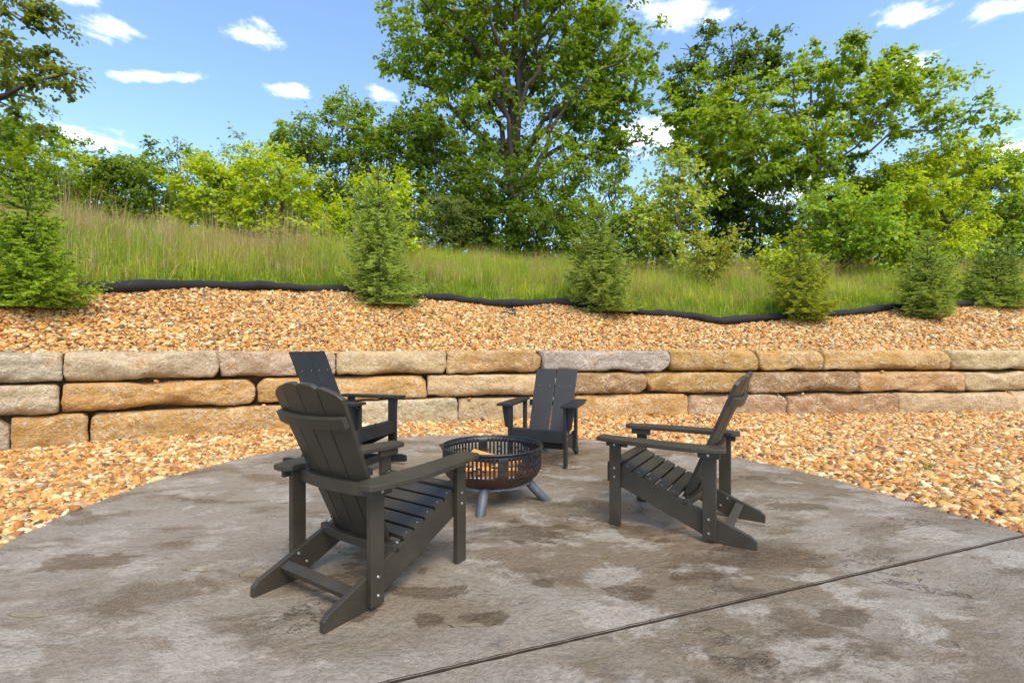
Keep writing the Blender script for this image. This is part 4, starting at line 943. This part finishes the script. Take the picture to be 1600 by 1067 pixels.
def field(n, t0, t1, per=26, sg=.11):
    m = n // per * 3 + 60; x = rng.uniform(-27, 27, m); t = rng.uniform(t0, t1, m); y = ye(x) + t; k = in_view(x, y, .6); x, y = x[k][:n // per + 1], y[k][:n // per + 1]
    i = rng.integers(0, len(x), n); cl = rng.uniform(0, 1, len(x))[i]; x = x[i] + rng.normal(0, sg, n); y = y[i] + rng.normal(0, sg, n); t = y - ye(x); k = t > max(.06, t0 - .3)
    global CL; CL = cl[k]; return x[k], y[k], t[k]
def gcol(n, a, b): f = rng.uniform(0, 1, (n, 1)); return (np.array(a) + (np.array(b) - np.array(a)) * f) * rng.uniform(.8, 1.2, (n, 1))
sets = []
def patch(x, y): return .5 + .5 * np.sin(.9 * x + .5 * np.sin(1.7 * y)) * np.cos(1.1 * y + .6 * x)
x, y, t = field(110000, .10, 7.5, 30, .07); pt = np.clip(.5 * patch(x, y) + .6 * CL, 0, 1.1); right = np.clip((x - 2) / 8, 0, 1)
h = (.20 + .45 * np.clip(t / 2.2, 0, 1) * (1 - .35 * right) * (1 - .25 * np.clip((-x - 2) / 4, 0, 1))) * rng.uniform(.5, 1.25, len(x)) * (.55 + .65 * pt)
sets.append(blades(x, y, h, rng.uniform(.006, .011, len(x)), gcol(len(x), (.19, .26, .020), (.40, .45, .05)) * (.92 + .7 * pt)[:, None], rng, .30))
x, y, t = field(26000, .05, 1.6); h = rng.uniform(.10, .30, len(x))
sets.append(blades(x, y, h, rng.uniform(.006, .012, len(x)), gcol(len(x), (.13, .25, .018), (.28, .42, .035)), rng, .5))
x, y, t = field(42000, .9, 8.5); left = np.clip((-x - 1) / 5, 0, 1); k = rng.uniform(0, 1, len(x)) < .75 + .25 * left; x, y, t, left = x[k], y[k], t[k], left[k]
h = rng.uniform(.30, .78, len(x)) * (1 - .3 * np.clip((x - 3) / 8, 0, 1))
sets.append(blades(x, y, h, rng.uniform(.004, .008, len(x)), gcol(len(x), (.36, .26, .13), (.58, .47, .26)), rng, .25))
x, y, t = field(20000, 3.0, 9.5); h = rng.uniform(.55, 1.0, len(x)); sets.append(blades(x, y, h, rng.uniform(.005, .009, len(x)), gcol(len(x), (.36, .24, .16), (.58, .43, .28)), rng, .35))
# blades beaten down and bent over
x, y, t = field(14000, .3, 7, 14, .10); h = rng.uniform(.3, .8, len(x)) * np.clip(.4 + t / 3, 0, 1); sets.append(blades(x, y, h, rng.uniform(.006, .012, len(x)), gcol(len(x), (.30, .33, .05), (.60, .56, .26)), rng, .95))
x, y, t = field(9000, 1.0, 7.5, 60, .13); h = rng.uniform(.55, 1.05, len(x)) * (1 - .25 * np.clip((x - 3) / 8, 0, 1)); sets.append(blades(x, y, h, rng.uniform(.007, .013, len(x)), gcol(len(x), (.17, .28, .02), (.34, .46, .05)), rng, .22))
# last year's tall stalks
x, y, t = field(2200, 1.6, 5.0); k = (x < -3.6) & (x > -11); x, y = x[k], y[k]; h = rng.uniform(.9, 1.75, len(x)); sets.append(blades(x, y, h, rng.uniform(.007, .011, len(x)), gcol(len(x), (.36, .24, .12), (.52, .40, .22)), rng, .13))
x, y, t = field(60000, 7, 16); h = rng.uniform(.35, .75, len(x)); sets.append(blades(x, y, h, rng.uniform(.010, .018, len(x)), gcol(len(x), (.13, .17, .03), (.27, .25, .08)), rng, .4))
# broad-leaved weeds among the grass, as small upright sprays of leaf-shaped faces
x, y, t = field(26000, .25, 7, 34, .085); hh = np.minimum(.12 + .16 * t, .62) * rng.uniform(.25, 1, len(x)) * (.5 + CL); a = rng.uniform(0, 6.28, len(x)); z = height(x, y) + hh; l = rng.uniform(.025, .055, len(x))[:, None]
c = np.stack([x, y, z], -1); d = np.stack([np.cos(a), np.sin(a), rng.uniform(-.5, .4, len(x))], -1); s = np.stack([-np.sin(a), np.cos(a), rng.normal(0, .3, len(x))], -1)
V4 = np.stack([c, c + d * l * .5 + s * l * .3, c + d * l * .5 - s * l * .3, c + d * l, c + d * l * .6], 1).reshape(-1, 3); i = np.arange(len(x)) * 5
sets.append((V4, np.concatenate([np.stack([i, i + 1, i + 2], -1), np.stack([i + 1, i + 3, i + 2], -1)]), np.repeat(gcol(len(x), (.14, .26, .02), (.30, .44, .05)), 5, 0)))
V = []; F = []; Cc = []; off = 0
for v, f, c in sets: V.append(v); F.append(f + off); Cc.append(c); off += len(v)
me = np_mesh('tall_grass', np.concatenate(V), np.concatenate(F)); set_col(me, np.concatenate(Cc))
tag(link('tall_grass', me, M_GRASS), 'tall green and straw coloured grass on the slope behind the gravel', 'grass', kind='stuff')

# small weeds that came up through the gravel
def weed(px, py, label, n, hh, seed, upper=False, dry=False):
    rg = np.random.default_rng(seed); X, Y = gp(px, py, -.02) if not upper else hit(px, py)[:2]
    z = -.03 if not upper else hz(X, Y) - .01; a = rg.uniform(0, 6.28, n); ln = rg.uniform(.15, .8, n); h = hh * rg.uniform(.5, 1.1, n)
    b = np.stack([rg.normal(0, .012, n), rg.normal(0, .012, n), np.zeros(n)], -1); d = np.stack([np.cos(a) * ln, np.sin(a) * ln, np.ones(n)], -1); s = np.stack([-np.sin(a), np.cos(a), np.zeros(n)], -1) * .003
    m = b + d * (h * .6)[:, None]; t = b + d * h[:, None] + np.stack([np.cos(a), np.sin(a), -.5 * np.ones(n)], -1) * (h * ln * .6)[:, None]
    V = np.stack([b - s, b + s, m + s, m - s, t], 1).reshape(-1, 3); i = np.arange(n) * 5; F = np.concatenate([np.stack([i, i + 1, i + 2], -1), np.stack([i, i + 2, i + 3], -1), np.stack([i + 3, i + 2, i + 4], -1)])
    me = np_mesh('weed', V, F); c0, c1 = ((.12, .20, .03), (.24, .30, .06)) if not dry else ((.36, .26, .12), (.52, .42, .22)); f = rg.uniform(0, 1, (n, 1)); set_col(me, np.repeat(np.array(c0) + (np.array(c1) - np.array(c0)) * f, 5, 0))
    o = link('weed', me, M_GRASS); o.location = (X, Y, z); tag(o, label, 'weed', 'weeds in the gravel')
weed(1452, 738, 'tallest sparse green weed standing alone in the lower gravel', 16, .17, 1)
weed(1500, 655, 'green weed tuft at the wall foot past the long bottom block', 22, .12, 2)
weed(1494, 668, 'small green weed tuft a hand from the wall foot', 18, .10, 3)
weed(1300, 650, 'tiny green weed against the brown bottom blocks', 10, .10, 4)
weed(1376, 652, 'thin green weed beside the gap in the bottom blocks', 10, .11, 5)
weed(1476, 788, 'dry straw tuft lying at the patio edge', 30, .09, 6, False, True)
weed(130, 775, 'single small green weed in the gravel near the grey slab corner', 9, .07, 7)
weed(824, 500, 'green sprig in the upper gravel beyond the grey block', 10, .10, 8, True)
weed(1263, 541, 'little green sprig on the gravel above the wall coping', 8, .06, 9, True)
